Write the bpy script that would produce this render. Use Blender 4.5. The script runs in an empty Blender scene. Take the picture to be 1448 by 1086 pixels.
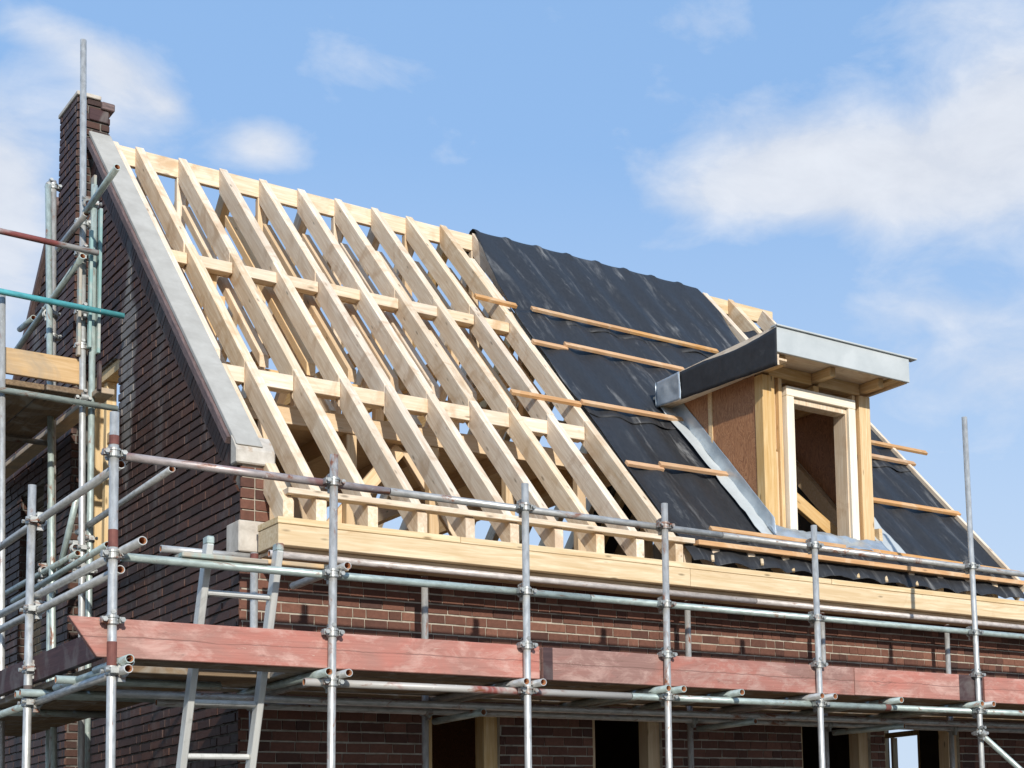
import bpy, bmesh, math, random
from mathutils import Vector, Matrix, noise

random.seed(7)
scene = bpy.context.scene
COL = scene.collection
R = math.radians

# ------------------------------------------------------------------ camera model (photo 1448 x 1086)
F, CX, CY = 2186.9, 1182.57, 949.07
YAW, PITCH, ROLL = .720566, .1122026, -.0351810
EYE = Vector((-3.3118, -9.0897, 1.65))
def cam_axes():
    cy, sy, cp, sp = math.cos(YAW), math.sin(YAW), math.cos(PITCH), math.sin(PITCH)
    f = Vector((sy*cp, cy*cp, sp)); r = Vector((cy, -sy, 0)); u = r.cross(f)
    cr, sr = math.cos(ROLL), math.sin(ROLL)
    return cr*r + sr*u, -sr*r + cr*u, f
RX, UP, FW = cam_axes()
def ray(px, py):
    return RX*((px-CX)/F) - UP*((py-CY)/F) + FW
def at(px, py, axis, val):
    """point where the line of sight through a photo pixel meets the plane axis = val"""
    d = ray(px, py); i = 'xyz'.index(axis)
    return EYE + d*((val-EYE[i])/d[i])

# ------------------------------------------------------------------ materials
def new_mat(name):
    m = bpy.data.materials.new(name); m.use_nodes = True
    nt = m.node_tree
    b = nt.nodes['Principled BSDF']
    return m, nt, b
def N(nt, typ, **kw):
    n = nt.nodes.new(typ)
    for k, v in kw.items():
        if k in n.inputs: n.inputs[k].default_value = v
        else: setattr(n, k, v)
    return n
def L(nt, a, b): nt.links.new(a, b)
def ramp(nt, fac, stops):
    r = nt.nodes.new('ShaderNodeValToRGB')
    e = r.color_ramp.elements
    while len(e) < len(stops): e.new(.5)
    for i, (p, c) in enumerate(stops):
        e[i].position = p; e[i].color = (*c, 1) if len(c) == 3 else c
    if fac is not None: L(nt, fac, r.inputs[0])
    return r
def mix(nt, fac, a, b, blend='MIX'):
    m = nt.nodes.new('ShaderNodeMix'); m.data_type = 'RGBA'; m.blend_type = blend
    if isinstance(fac, (int, float)): m.inputs[0].default_value = fac
    else: L(nt, fac, m.inputs[0])
    for s, v in ((6, a), (7, b)):
        if isinstance(v, tuple): m.inputs[s].default_value = (*v, 1)
        else: L(nt, v, m.inputs[s])
    return m.outputs[2]
def math_n(nt, op, a, b=0.0):
    m = nt.nodes.new('ShaderNodeMath'); m.operation = op
    for i, v in enumerate((a, b)):
        if isinstance(v, (int, float)): m.inputs[i].default_value = v
        else: L(nt, v, m.inputs[i])
    return m.outputs[0]
def local_vec(nt, scale, by_object=True):
    tc = nt.nodes.new('ShaderNodeTexCoord'); v = tc.outputs['Object']
    if by_object:
        oi = nt.nodes.new('ShaderNodeObjectInfo')
        add = nt.nodes.new('ShaderNodeVectorMath'); add.operation = 'ADD'
        mu = math_n(nt, 'MULTIPLY', oi.outputs['Random'], 37.0)
        L(nt, v, add.inputs[0]); L(nt, mu, add.inputs[1]); v = add.outputs[0]
    mp = nt.nodes.new('ShaderNodeMapping'); mp.inputs['Scale'].default_value = scale
    L(nt, v, mp.inputs[0]); return mp.outputs[0]
def fbm(nt, vec, scale, detail=5, rough=.6, dist=0.0):
    n = N(nt, 'ShaderNodeTexNoise', Scale=scale, Detail=detail, Roughness=rough, Distortion=dist)
    L(nt, vec, n.inputs['Vector']); return n.outputs[0]
def bump(nt, b, h, strength=.3, dist=.01):
    bn = N(nt, 'ShaderNodeBump', Strength=strength, Distance=dist)
    L(nt, h, bn.inputs['Height']); L(nt, bn.outputs[0], b.inputs['Normal'])

def wood(name, light, dark, stain=None, rough=.65, var=.16, knots=True, grain=1.0, patch=(.50, .66, 1.0)):
    m, nt, b = new_mat(name)
    v = local_vec(nt, (1.0*grain, 16.0*grain, 16.0*grain))
    g = fbm(nt, v, 3.2, 6, .62, .7)
    v2 = local_vec(nt, (2.2, 5.0, 5.0)); p = fbm(nt, v2, 1.1, 3, .55, .4)
    c = ramp(nt, g, [(.30, dark), (.52, tuple((a+d)/2 for a, d in zip(light, dark))), (.68, light)]).outputs[0]
    c = mix(nt, ramp(nt, p, [(.42, (0, 0, 0)), (.7, (.75, .75, .75))]).outputs[0], c, mix(nt, .45, c, dark))
    if knots:
        vk = local_vec(nt, (2.6, 9.0, 9.0)); vo = N(nt, 'ShaderNodeTexVoronoi', Scale=1.35)
        L(nt, vk, vo.inputs['Vector'])
        k = ramp(nt, vo.outputs['Distance'], [(.05, (1, 1, 1)), (.13, (0, 0, 0))]).outputs[0]
        c = mix(nt, math_n(nt, 'MULTIPLY', k, .75), c, tuple(x*.32 for x in dark))
    if stain:
        vs = local_vec(nt, (3, 3, 3)); s = fbm(nt, vs, 1.1, 5, .6, 1.2)
        c = mix(nt, ramp(nt, s, [(patch[0], (0, 0, 0)), (patch[1], (patch[2],)*3)]).outputs[0], c, stain)
    oi = nt.nodes.new('ShaderNodeObjectInfo')
    hv = N(nt, 'ShaderNodeHueSaturation'); L(nt, c, hv.inputs['Color'])
    L(nt, math_n(nt, 'ADD', math_n(nt, 'MULTIPLY', oi.outputs['Random'], var), 1-var/2), hv.inputs['Value'])
    sm = math_n(nt, 'FRACT', math_n(nt, 'MULTIPLY', oi.outputs['Random'], 13.7))
    L(nt, math_n(nt, 'ADD', math_n(nt, 'MULTIPLY', sm, .3), .85), hv.inputs['Saturation'])
    L(nt, hv.outputs[0], b.inputs['Base Color'])
    b.inputs['Roughness'].default_value = rough; b.inputs['Specular IOR Level'].default_value = .25
    bump(nt, b, g, .25, .004)
    return m

def brick_mat(name, stops, rough=.85, stain=(.5, .48, .45), stain_amt=.0, bmp=.5):
    m, nt, b = new_mat(name)
    g = nt.nodes.new('ShaderNodeNewGeometry')
    c = ramp(nt, g.outputs['Random Per Island'], stops).outputs[0]
    v = local_vec(nt, (1, 1, 1), False)
    n1 = fbm(nt, v, 38, 6, .65); n2 = fbm(nt, v, 2.1, 4, .6)
    c = mix(nt, .55, c, ramp(nt, n1, [(.25, (.35, .35, .35)), (.75, (1.0, 1.0, 1.0))]).outputs[0], 'MULTIPLY')
    c = mix(nt, .5, c, ramp(nt, n2, [(.3, (.62, .6, .6)), (.7, (1, 1, 1))]).outputs[0], 'MULTIPLY')
    if stain_amt:
        tc = nt.nodes.new('ShaderNodeTexCoord'); sx = nt.nodes.new('ShaderNodeSeparateXYZ'); L(nt, tc.outputs['Object'], sx.inputs[0])
        dy = math_n(nt, 'MULTIPLY', math_n(nt, 'ABSOLUTE', math_n(nt, 'SUBTRACT', sx.outputs['Y'], math_n(nt, 'ADD', 2.0, math_n(nt, 'MULTIPLY', n2, .45)))), 4.2)
        dz = math_n(nt, 'MULTIPLY', math_n(nt, 'ABSOLUTE', math_n(nt, 'SUBTRACT', sx.outputs['Z'], 5.25)), .85)
        near = math_n(nt, 'SUBTRACT', 1.15, math_n(nt, 'ADD', dy, math_n(nt, 'MULTIPLY', dz, dz)))
        sn = fbm(nt, local_vec(nt, (1, 1, .6), False), 7, 6, .7)
        c = mix(nt, math_n(nt, 'MULTIPLY', ramp(nt, math_n(nt, 'MULTIPLY', near, sn), [(.20, (0, 0, 0)), (.42, (1, 1, 1))]).outputs[0], .7), c, (.26, .25, .235))
        mp = nt.nodes.new('ShaderNodeMapping'); mp.inputs['Scale'].default_value = (1.6, 1.6, .5)
        tc = nt.nodes.new('ShaderNodeTexCoord'); L(nt, tc.outputs['Object'], mp.inputs[0])
        s = fbm(nt, mp.outputs[0], 1.9, 7, .72)
        f = ramp(nt, s, [(.54, (0, 0, 0)), (.72, (stain_amt,)*3)]).outputs[0]
        c = mix(nt, f, c, stain)
    L(nt, c, b.inputs['Base Color']); b.inputs['Roughness'].default_value = rough
    b.inputs['Specular IOR Level'].default_value = .3
    bump(nt, b, n1, bmp, .004)
    return m

def plain(name, c1, c2, scale=6, rough=.8, metal=0.0, stretch=(1, 1, 1), bmp=.2, lo=.35, hi=.65, c3=None, spec=.35):
    m, nt, b = new_mat(name)
    v = local_vec(nt, stretch)
    n = fbm(nt, v, scale, 7, .65, .3)
    c = ramp(nt, n, [(lo, c1), (hi, c2)]).outputs[0]
    if c3:
        n3 = fbm(nt, local_vec(nt, (1.3, 1.3, 1.3)), scale*.45, 6, .7, .8)
        c = mix(nt, ramp(nt, n3, [(.56, (0, 0, 0)), (.66, (1, 1, 1))]).outputs[0], c, c3)
    L(nt, c, b.inputs['Base Color']); b.inputs['Roughness'].default_value = rough
    b.inputs['Metallic'].default_value = metal; b.inputs['Specular IOR Level'].default_value = spec
    if bmp: bump(nt, b, n, bmp, .004)
    return m

def tube_mat(name, base, rust=(.20, .075, .035), amount=.0, paint=None, metal=.55, rough=.42):
    m, nt, b = new_mat(name)
    v = local_vec(nt, (2.2, 6, 6)); n = fbm(nt, v, 2.6, 7, .7, .6)
    d = tuple(x*.62 for x in base)
    c = ramp(nt, fbm(nt, local_vec(nt, (5, 14, 14)), 3.0, 5, .6), [(.3, d), (.62, base)]).outputs[0]
    if paint:
        np_ = fbm(nt, local_vec(nt, (1.0, 1.5, 1.5)), 1.4, 5, .6, .4)
        c = mix(nt, ramp(nt, np_, [(.47, (0, 0, 0)), (.53, (1, 1, 1))]).outputs[0], c, paint)
    rf = ramp(nt, n, [(.60-amount, (0, 0, 0)), (.70-amount, (1, 1, 1))]).outputs[0]
    c = mix(nt, rf, c, rust)
    sp = fbm(nt, local_vec(nt, (20, 20, 20)), 2.2, 4, .6)
    c = mix(nt, ramp(nt, sp, [(.66, (0, 0, 0)), (.74, (.8, .8, .8))]).outputs[0], c, (.68, .67, .63))
    L(nt, c, b.inputs['Base Color'])
    L(nt, math_n(nt, 'MULTIPLY', math_n(nt, 'SUBTRACT', 1.0, rf), metal), b.inputs['Metallic'])
    b.inputs['Roughness'].default_value = rough
    bump(nt, b, n, .15, .003)
    return m

M = {}
M['rafter'] = wood('rafter_spruce', (.83, .72, .57), (.60, .45, .295), stain=(.49, .33, .19), var=.18, patch=(.52, .68, .7))
M['fascia'] = wood('fascia_spruce', (.78, .645, .435), (.55, .385, .20), stain=(.46, .28, .13), patch=(.60, .78, .7), var=.06, grain=.7)
M['inner'] = wood('inner_timber', (.74, .57, .37), (.58, .39, .21), var=.25)
M['batten'] = wood('batten_larch', (.66, .40, .20), (.46, .24, .10), stain=(.62, .43, .26), var=.2)
M['frame'] = wood('pale_frame_wood', (.86, .80, .68), (.78, .67, .48), var=.04, knots=False)
M['post'] = wood('dormer_spruce', (.72, .55, .33), (.55, .35, .16), var=.12)
M['board'] = wood('scaffold_board', (.30, .21, .125), (.14, .092, .055), stain=(.33, .30, .25), var=.35, rough=.8)
M['newboard'] = wood('fresh_board', (.66, .49, .31), (.49, .33, .18), stain=(.40, .32, .23), var=.12, patch=(.44, .62, .9))
M['greyboard'] = wood('weathered_board', (.50, .46, .39), (.30, .26, .21), stain=(.30, .42, .40), var=.15)
M['darktoe'] = wood('dark_stained_board', (.085, .045, .045), (.045, .024, .026), stain=(.12, .10, .095), var=.1, rough=.7)
def toe_mat(name, red, worn, pale, bias):
    m, nt, b = new_mat(name)
    big = fbm(nt, local_vec(nt, (.9, 2.5, 2.5)), 1.3, 5, .62, .6)
    c = mix(nt, ramp(nt, big, [(.40+bias, (0, 0, 0)), (.62+bias, (1, 1, 1))]).outputs[0], red, worn)
    cl = fbm(nt, local_vec(nt, (2.2, 5, 5)), 2.2, 8, .72, .5)
    c = mix(nt, ramp(nt, cl, [(.47, (0, 0, 0)), (.64, (.85, .85, .85))]).outputs[0], c, pale)
    gr = fbm(nt, local_vec(nt, (1.2, 40, 40)), 2.5, 6, .65, .3)
    c = mix(nt, .5, c, ramp(nt, gr, [(.3, (.62, .58, .56)), (.6, (1, 1, 1))]).outputs[0], 'MULTIPLY')
    sc = fbm(nt, local_vec(nt, (3, 26, 26)), 2.0, 5, .75, 1.2)
    c = mix(nt, ramp(nt, sc, [(.64, (0, 0, 0)), (.70, (.85, .85, .85))]).outputs[0], c, (.56, .46, .38))
    dk = fbm(nt, local_vec(nt, (1.5, 6, 6)), 3.0, 7, .75, .8)
    c = mix(nt, ramp(nt, dk, [(.60, (0, 0, 0)), (.72, (.75, .75, .75))]).outputs[0], c, (.12, .075, .06))
    tc = nt.nodes.new('ShaderNodeTexCoord'); sx = nt.nodes.new('ShaderNodeSeparateXYZ'); L(nt, tc.outputs['Object'], sx.inputs[0])
    wob = fbm(nt, local_vec(nt, (1.2, 0, 0)), 2.2, 6, .6)
    d = math_n(nt, 'ABSOLUTE', math_n(nt, 'SUBTRACT', sx.outputs['Z'], math_n(nt, 'ADD', math_n(nt, 'MULTIPLY', wob, .05), .075)))
    crack = ramp(nt, d, [(.0012, (1, 1, 1)), (.004, (0, 0, 0))]).outputs[0]
    c = mix(nt, math_n(nt, 'MULTIPLY', crack, math_n(nt, 'MULTIPLY', cl, 1.3)), c, (.07, .035, .03))
    L(nt, c, b.inputs['Base Color']); b.inputs['Roughness'].default_value = .75; b.inputs['Specular IOR Level'].default_value = .25
    bump(nt, b, math_n(nt, 'ADD', gr, sc), .35, .004)
    return m
M['redtoe'] = toe_mat('red_painted_board', (.46, .185, .145), (.35, .195, .16), (.56, .345, .29), .02)
M['greytoe'] = toe_mat('worn_red_board', (.40, .165, .13), (.28, .16, .135), (.46, .30, .255), -.06)
M['brick'] = brick_mat('front_brick', [(0, (.10, .046, .034)), (.3, (.165, .074, .051)), (.7, (.212, .094, .063)), (.92, (.26, .122, .082)), (1, (.075, .040, .033))])
M['shadetonedbrick'] = brick_mat('gable_brick_shade_toned', [(0, (.046, .022, .017)), (.4, (.072, .031, .021)), (.8, (.100, .041, .025)), (1, (.06, .032, .026))], rough=.6, stain=(.20, .19, .18), stain_amt=.55)  # purple-brown brick, base colour lowered further to carry the gable's shade
M['palebrick'] = brick_mat('grey_green_brick', [(0, (.12, .10, .07)), (.5, (.17, .14, .10)), (1, (.10, .08, .065))])
M['mortar'] = plain('pale_mortar', (.27, .235, .185), (.47, .42, .34), 14, .95)
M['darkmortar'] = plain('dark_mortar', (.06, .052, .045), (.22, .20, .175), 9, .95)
M['concrete'] = plain('coping_concrete', (.35, .335, .30), (.44, .425, .385), 5, .9, c3=(.37, .355, .32))
M['stone'] = plain('corner_stone', (.40, .36, .305), (.60, .555, .485), 9, .9, c3=(.40, .31, .23))
M['tile'] = plain('dark_tile_edge', (.085, .06, .058), (.19, .13, .12), 12, .7, stretch=(1, 6, 6))
M['zinc'] = plain('zinc_sheet', (.36, .41, .45), (.56, .61, .64), 4.5, .38, metal=.55, bmp=.5)
M['zincpale'] = plain('pale_zinc_fascia', (.43, .46, .46), (.52, .545, .54), 3.5, .55, metal=.1, bmp=.12)
M['ply'] = None
M['steel'] = tube_mat('galvanised_tube', (.57, .57, .545), metal=.45)
M['steelrust'] = tube_mat('rusty_tube', (.54, .53, .50), amount=.05, metal=.45)
M['steelmauve'] = tube_mat('mauve_worn_tube', (.46, .40, .38), amount=.05, paint=(.30, .16, .15), metal=.3)
M['steelgreen'] = tube_mat('green_grey_tube', (.47, .55, .51), amount=.03, metal=.35)
M['steelpink'] = tube_mat('pinkish_grey_tube', (.66, .60, .56), amount=.02, metal=.2)
M['teal'] = tube_mat('teal_painted_tube', (.13, .50, .54), amount=-.04, metal=.05, rough=.4)
M['redtube'] = tube_mat('red_painted_tube', (.33, .10, .085), amount=.02, paint=(.42, .40, .37), metal=.05)
M['coupler'] = tube_mat('coupler_steel', (.46, .47, .45), amount=.06, metal=.6, rough=.5)
M['rustband'] = plain('rust_red_paint', (.115, .042, .036), (.19, .07, .055), 14, .7)
M['alu'] = plain('ladder_aluminium', (.56, .56, .53), (.70, .70, .66), 7, .45, metal=.3, stretch=(.5, 6, 6), c3=(.42, .42, .39))
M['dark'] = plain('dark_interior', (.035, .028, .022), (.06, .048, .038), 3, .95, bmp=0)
M['rustin'] = plain('rusty_bore', (.22, .09, .04), (.34, .15, .07), 20, .9)
def ply_mat():
    m, nt, b = new_mat('birch_plywood_brown')
    v = local_vec(nt, (5.5, 5.5, 1.5), False)
    g = fbm(nt, v, 2.0, 3, .5, 2.6); f = fbm(nt, local_vec(nt, (30, 30, 3), False), 3, 5, .6)
    st = math_n(nt, 'FRACT', math_n(nt, 'MULTIPLY', g, 9.0))
    st = math_n(nt, 'ABSOLUTE', math_n(nt, 'SUBTRACT', math_n(nt, 'MULTIPLY', st, 2.0), 1.0))
    c = ramp(nt, st, [(.0, (.46, .225, .105)), (.6, (.37, .165, .072)), (1, (.24, .10, .042))]).outputs[0]
    c = mix(nt, .45, c, ramp(nt, f, [(.3, (.6, .58, .55)), (.65, (1, 1, 1))]).outputs[0], 'MULTIPLY')
    c = mix(nt, ramp(nt, fbm(nt, v, 5.0, 4, .6, 2), [(.6, (0, 0, 0)), (.68, (.55, .55, .55))]).outputs[0], c, (.45, .25, .13))
    L(nt, c, b.inputs['Base Color']); b.inputs['Roughness'].default_value = .6
    return m
M['ply'] = ply_mat()
def felt_mat():
    m, nt, b = new_mat('black_roofing_felt')
    tc = nt.nodes.new('ShaderNodeTexCoord')
    def st(s, rot=0):
        mp = nt.nodes.new('ShaderNodeMapping'); mp.inputs['Scale'].default_value = s; mp.inputs['Rotation'].default_value = (0, 0, rot)
        L(nt, tc.outputs['Object'], mp.inputs[0]); return mp.outputs[0]
    a = fbm(nt, st((5.5, .7, .7)), 1.5, 7, .72, .5); q = fbm(nt, st((.8, .9, .9)), 1.1, 4, .6); f = fbm(nt, st((30, 8, 8)), 2.0, 6, .75)
    c = ramp(nt, f, [(.3, (.014, .0145, .016)), (.7, (.028, .029, .032))]).outputs[0]
    k = math_n(nt, 'MULTIPLY', ramp(nt, a, [(.54, (0, 0, 0)), (.70, (1, 1, 1))]).outputs[0], ramp(nt, q, [(.42, (.12, .12, .12)), (.62, (1, 1, 1))]).outputs[0])
    k = math_n(nt, 'MULTIPLY', k, ramp(nt, f, [(.25, (.35, .35, .35)), (.65, (1, 1, 1))]).outputs[0])
    c = mix(nt, math_n(nt, 'MULTIPLY', k, .85), c, (.33, .325, .31))
    L(nt, c, b.inputs['Base Color']); b.inputs['Roughness'].default_value = .58
    b.inputs['Specular IOR Level'].default_value = .42
    bump(nt, b, f, .12, .004)
    return m
M['felt'] = felt_mat()
def ground_mat():
    m, nt, b = new_mat('sandy_ground')
    v = local_vec(nt, (1, 1, 1), False)
    a = fbm(nt, v, .35, 8, .65); f = fbm(nt, v, 9, 8, .7)
    c = ramp(nt, a, [(.35, (.10, .085, .062)), (.65, (.16, .14, .10))]).outputs[0]
    c = mix(nt, .4, c, ramp(nt, f, [(.3, (.4, .4, .4)), (.7, (1, 1, 1))]).outputs[0], 'MULTIPLY')
    L(nt, c, b.inputs['Base Color']); b.inputs['Roughness'].default_value = .95
    bump(nt, b, f, .6, .05)
    return m
M['ground'] = ground_mat()

# ------------------------------------------------------------------ object helpers
W = {}
def thing(name, label, cat, loc, group=None):
    o = bpy.data.objects.new(name, None); COL.objects.link(o); o.empty_display_size = .2
    o.location = loc; W[o.name] = Matrix.Translation(Vector(loc))
    o['label'] = label; o['category'] = cat
    if group: o['group'] = group
    return o
def link(name, me, mat, parent=None, frame=None):
    o = bpy.data.objects.new(name, me); COL.objects.link(o)
    if mat is not None:
        for mm in (mat if isinstance(mat, (list, tuple)) else [mat]): me.materials.append(mm)
    f = frame if frame is not None else Matrix()
    W[o.name] = f
    if parent is not None:
        o.parent = parent; o.matrix_basis = W[parent.name].inverted() @ f
    else: o.matrix_basis = f
    return o
def raw(name, verts, faces, mat, parent=None, frame=None, smooth=False, recalc=True, bev=0.0, midx=None):
    """verts in world space; frame only chooses the local axes (the grain runs along local x)"""
    me = bpy.data.meshes.new(name)
    inv = frame.inverted() if frame is not None else None
    vs = [(inv @ Vector(v)) if inv is not None else Vector(v) for v in verts]
    me.from_pydata(vs, [], faces); me.update()
    if midx:
        for p, i in zip(me.polygons, midx): p.material_index = i
    if recalc or bev:
        bm = bmesh.new(); bm.from_mesh(me)
        if recalc: bmesh.ops.recalc_face_normals(bm, faces=bm.faces)
        if bev: bmesh.ops.bevel(bm, geom=list(bm.edges), offset=bev, segments=1, affect='EDGES', clamp_overlap=True)
        bm.to_mesh(me); bm.free()
    if smooth:
        for p in me.polygons: p.use_smooth = True
    return link(name, me, mat, parent, frame)
def frame_from(p0, p1, up=(0, 0, 1)):
    p0, p1 = Vector(p0), Vector(p1); x = (p1-p0).normalized(); u = Vector(up)
    if abs(x.dot(u)) > .98: u = Vector((0, 1, 0))
    y = u.cross(x).normalized(); z = x.cross(y)
    m = Matrix((x, y, z)).transposed().to_4x4(); m.translation = p0
    return m
BOXF = [(0, 1, 2, 3), (4, 7, 6, 5), (0, 4, 5, 1), (1, 5, 6, 2), (2, 6, 7, 3), (3, 7, 4, 0)]
def beam(name, p0, p1, w, h, mat, parent=None, up=(0, 0, 1), bev=.003):
    """rectangular timber from p0 to p1 (axis centred); w sideways, h along up"""
    f = frame_from(p0, p1, up); ln = (Vector(p1)-Vector(p0)).length
    vs = [f @ Vector((x, y, z)) for x in (0, ln) for y, z in ((-w/2, -h/2), (w/2, -h/2), (w/2, h/2), (-w/2, h/2))]
    return raw(name, vs, BOXF, mat, parent, f, bev=bev)
def boxv(x0, x1, y0, y1, z0, z1):
    return [(x, y, z) for x in (x0, x1) for y, z in ((y0, z0), (y1, z0), (y1, z1), (y0, z1))]
def box(name, x0, x1, y0, y1, z0, z1, mat, parent=None, grain='x', bev=.003):
    c = Vector((x0, y0, z0)); d = {'x': (1, 0, 0), 'y': (0, 1, 0), 'z': (0, 0, 1)}[grain]
    f = frame_from(c, c+Vector(d))
    return raw(name, boxv(x0, x1, y0, y1, z0, z1), BOXF, mat, parent, f, bev=bev)
def boxes(name, lst, mat, parent=None, grain='x', bev=.0):
    vs, fs = [], []
    for b in lst:
        o = len(vs); vs += boxv(*b); fs += [tuple(i+o for i in f) for f in BOXF]
    c = Vector(vs[0]); d = {'x': (1, 0, 0), 'y': (0, 1, 0), 'z': (0, 0, 1)}[grain]
    return raw(name, vs, fs, mat, parent, frame_from(c, c+Vector(d)), bev=bev)
def prism(name, poly, axis_vec, mat, parent=None, frame=None, bev=.0):
    """poly (world points) extruded by axis_vec"""
    n = len(poly); a = Vector(axis_vec)
    vs = [Vector(p) for p in poly] + [Vector(p)+a for p in poly]
    fs = [tuple(range(n)), tuple(range(2*n-1, n-1, -1))] + [(i, (i+1) % n, n+(i+1) % n, n+i) for i in range(n)]
    return raw(name, vs, fs, mat, parent, frame, bev=bev)
TUBE_R = .0212
def tube_geo(p0, p1, r=TUBE_R, ri=None, seg=18):
    f = frame_from(p0, p1); ln = (Vector(p1)-Vector(p0)).length; ri = ri or r*.80
    vs, fs, mi = [], [], []
    dep = min(.16, ln*.4)
    rings = [(dep, ri), (0, ri), (0, r), (ln, r), (ln, ri), (ln-dep, ri)]
    for x, rr in rings:
        for k in range(seg):
            a = 2*math.pi*k/seg; vs.append(f @ Vector((x, rr*math.cos(a), rr*math.sin(a))))
    for j in range(5):
        for k in range(seg):
            a, b_ = j*seg+k, j*seg+(k+1) % seg
            fs.append((a, b_, b_+seg, a+seg)); mi.append(1 if j in (0, 4) else 0)
    return f, vs, fs, mi
def tube(name, p0, p1, mat, parent=None, r=TUBE_R):
    f, vs, fs, mi = tube_geo(p0, p1, r)
    o = raw(name, vs, fs, [mat, M['rustin']], parent, f, midx=mi, recalc=True)
    me = o.data
    for p in me.polygons: p.use_smooth = p.normal.x**2 < .5
    return o
def coupler(parent, at_, main, other, off):
    """clamp: one collar round the pole (axis main), one round the tube beside it (axis other), hinged together"""
    bm = bmesh.new()
    main, other, off = Vector(main).normalized(), Vector(other).normalized(), Vector(off)
    def collar(c, ax, r, w):
        f = frame_from(c-ax*(w/2), c+ax*(w/2))
        for rr, ww, sh in ((r, w, 0), (r*1.16, w*.22, -w*.32), (r*1.16, w*.22, w*.32)):
            seg = 18; ring = []
            for x, q in ((0, TUBE_R*1.005), (0, rr), (ww, rr), (ww, TUBE_R*1.005)):
                ring.append([bm.verts.new(f @ Vector((x+w/2-ww/2+sh, q*math.cos(2*math.pi*k/seg), q*math.sin(2*math.pi*k/seg)))) for k in range(seg)])
            for j in range(4):
                A, B = ring[j], ring[(j+1) % 4]
                for k in range(seg): bm.faces.new((A[k], A[(k+1) % seg], B[(k+1) % seg], B[k]))
        return f
    def lump(c, ax, up, sx, sy, sz):
        f = frame_from(c-ax*(sx/2), c+ax*(sx/2), up)
        v = [bm.verts.new(f @ Vector((x, y, z))) for x in (0, sx) for y, z in ((-sy/2, -sz/2), (sy/2, -sz/2), (sy/2, sz/2), (-sy/2, sz/2))]
        for q in BOXF: bm.faces.new([v[i] for i in q])
    def bolt(c, ax, ln, r=.0065):
        f = frame_from(c-ax*(ln/2), c+ax*(ln/2)); prev = None
        for x, rr in ((0, 0), (0, r*1.9), (.011, r*1.9), (.011, r), (ln-.012, r), (ln-.012, r*1.8), (ln, r*1.8), (ln, 0)):
            cur = [bm.verts.new(f @ Vector((x, max(rr, 1e-4)*math.cos(math.pi*k/3), max(rr, 1e-4)*math.sin(math.pi*k/3)))) for k in range(6)]
            if prev:
                for k in range(6): bm.faces.new((prev[k], prev[(k+1) % 6], cur[(k+1) % 6], cur[k]))
            prev = cur
    c0 = Vector(at_); side = main.cross(other)
    if side.length < .1: side = main.cross(Vector((.3, .8, .2)))
    side.normalize()
    oth_t = (other - main*other.dot(main)).normalized()
    collar(c0, main, TUBE_R*1.28, .046)
    c1 = c0+off
    collar(c1, other, TUBE_R*1.28, .046)
    if off.length > .01: lump(c0+off*.5, off.normalized(), main, max(.012, off.length-TUBE_R*2), .034, .034)
    for s in (-1, 1):
        pb = c0 + oth_t*s*(TUBE_R*1.28+.013)
        lump(pb, side, main, .036, .022, .03)
        bolt(pb, side, .078)
    pb = c1 + main*(TUBE_R*1.28+.012); lump(pb, side, other, .034, .026, .018); bolt(pb, side, .072)
    pb = c1 - main*(TUBE_R*1.28+.012); lump(pb, side, other, .034, .026, .018)
    me = bpy.data.meshes.new('coupler')
    bmesh.ops.recalc_face_normals(bm, faces=bm.faces); bm.to_mesh(me); bm.free()
    return link('coupler', me, M['coupler'], parent)
def band(parent, p0, p1, mat=None):
    f, vs, fs, mi = tube_geo(p0, p1, TUBE_R+.0012, TUBE_R+.0002)
    return raw('paint_band', vs, fs, mat or M['rustband'], parent, f, smooth=False)

def bricks(acc, O, U, V, Nn, v0, v1, spans, ch=.0625, bh=.0515, bl=(.21, .1), joint=.011, depth=.006, back=.0, seed=0, jit=.0014, stretch_p=.72, stack=False):
    """adds separate brick boxes to acc=(verts, faces); spans(v) -> list of (ua, ub)"""
    rnd = random.Random(seed); vs, fs = acc
    O, U, V, Nn = map(Vector, (O, U, V, Nn))
    k0 = int(math.floor(v0/ch)); k1 = int(math.ceil(v1/ch))
    for k in range(k0, k1):
        a, b = k*ch, k*ch+bh
        if b > v1+.004 or a < v0-.004: continue
        sa, sb = spans(a), spans(b)
        if len(sa) != len(sb): sa = sb = spans((a+b)/2)
        for (la, ra), (lb, rb) in zip(sa, sb):
            u = min(la, lb) - (0 if stack else rnd.random()*bl[0] if (k % 2) else rnd.random()*bl[1])
            end = max(ra, rb)
            while u < end:
                ln = bl[0] if rnd.random() < stretch_p else bl[1]
                u1 = u+ln
                q = (max(u, la), min(u1, ra), max(u, lb), min(u1, rb))
                if q[1]-q[0] > .012 and q[3]-q[2] > .012:
                    d = depth + rnd.uniform(-1, 1)*jit*1.3
                    o = len(vs); j = lambda: rnd.uniform(-jit, jit)
                    for w_, sh in ((back, 0), (d, .0015)):
                        vs.append(O+U*(q[0]+sh+j())+V*(a+sh+j())+Nn*w_); vs.append(O+U*(q[1]-sh+j())+V*(a+sh+j())+Nn*w_)
                        vs.append(O+U*(q[3]-sh+j())+V*(b-sh+j())+Nn*w_); vs.append(O+U*(q[2]+sh+j())+V*(b-sh+j())+Nn*w_)
                    fs += [(o+4, o+5, o+6, o+7), (o, o+1, o+5, o+4), (o+1, o+2, o+6, o+5), (o+2, o+3, o+7, o+6), (o+3, o, o+4, o+7)]
                u = u1+joint

# ------------------------------------------------------------------ ground
g = raw('ground', [(-300, -300, 0), (300, -300, 0), (300, 400, 0), (-300, 400, 0)], [(0, 1, 2, 3)], M['ground'], recalc=False)
g['kind'] = 'structure'

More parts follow.
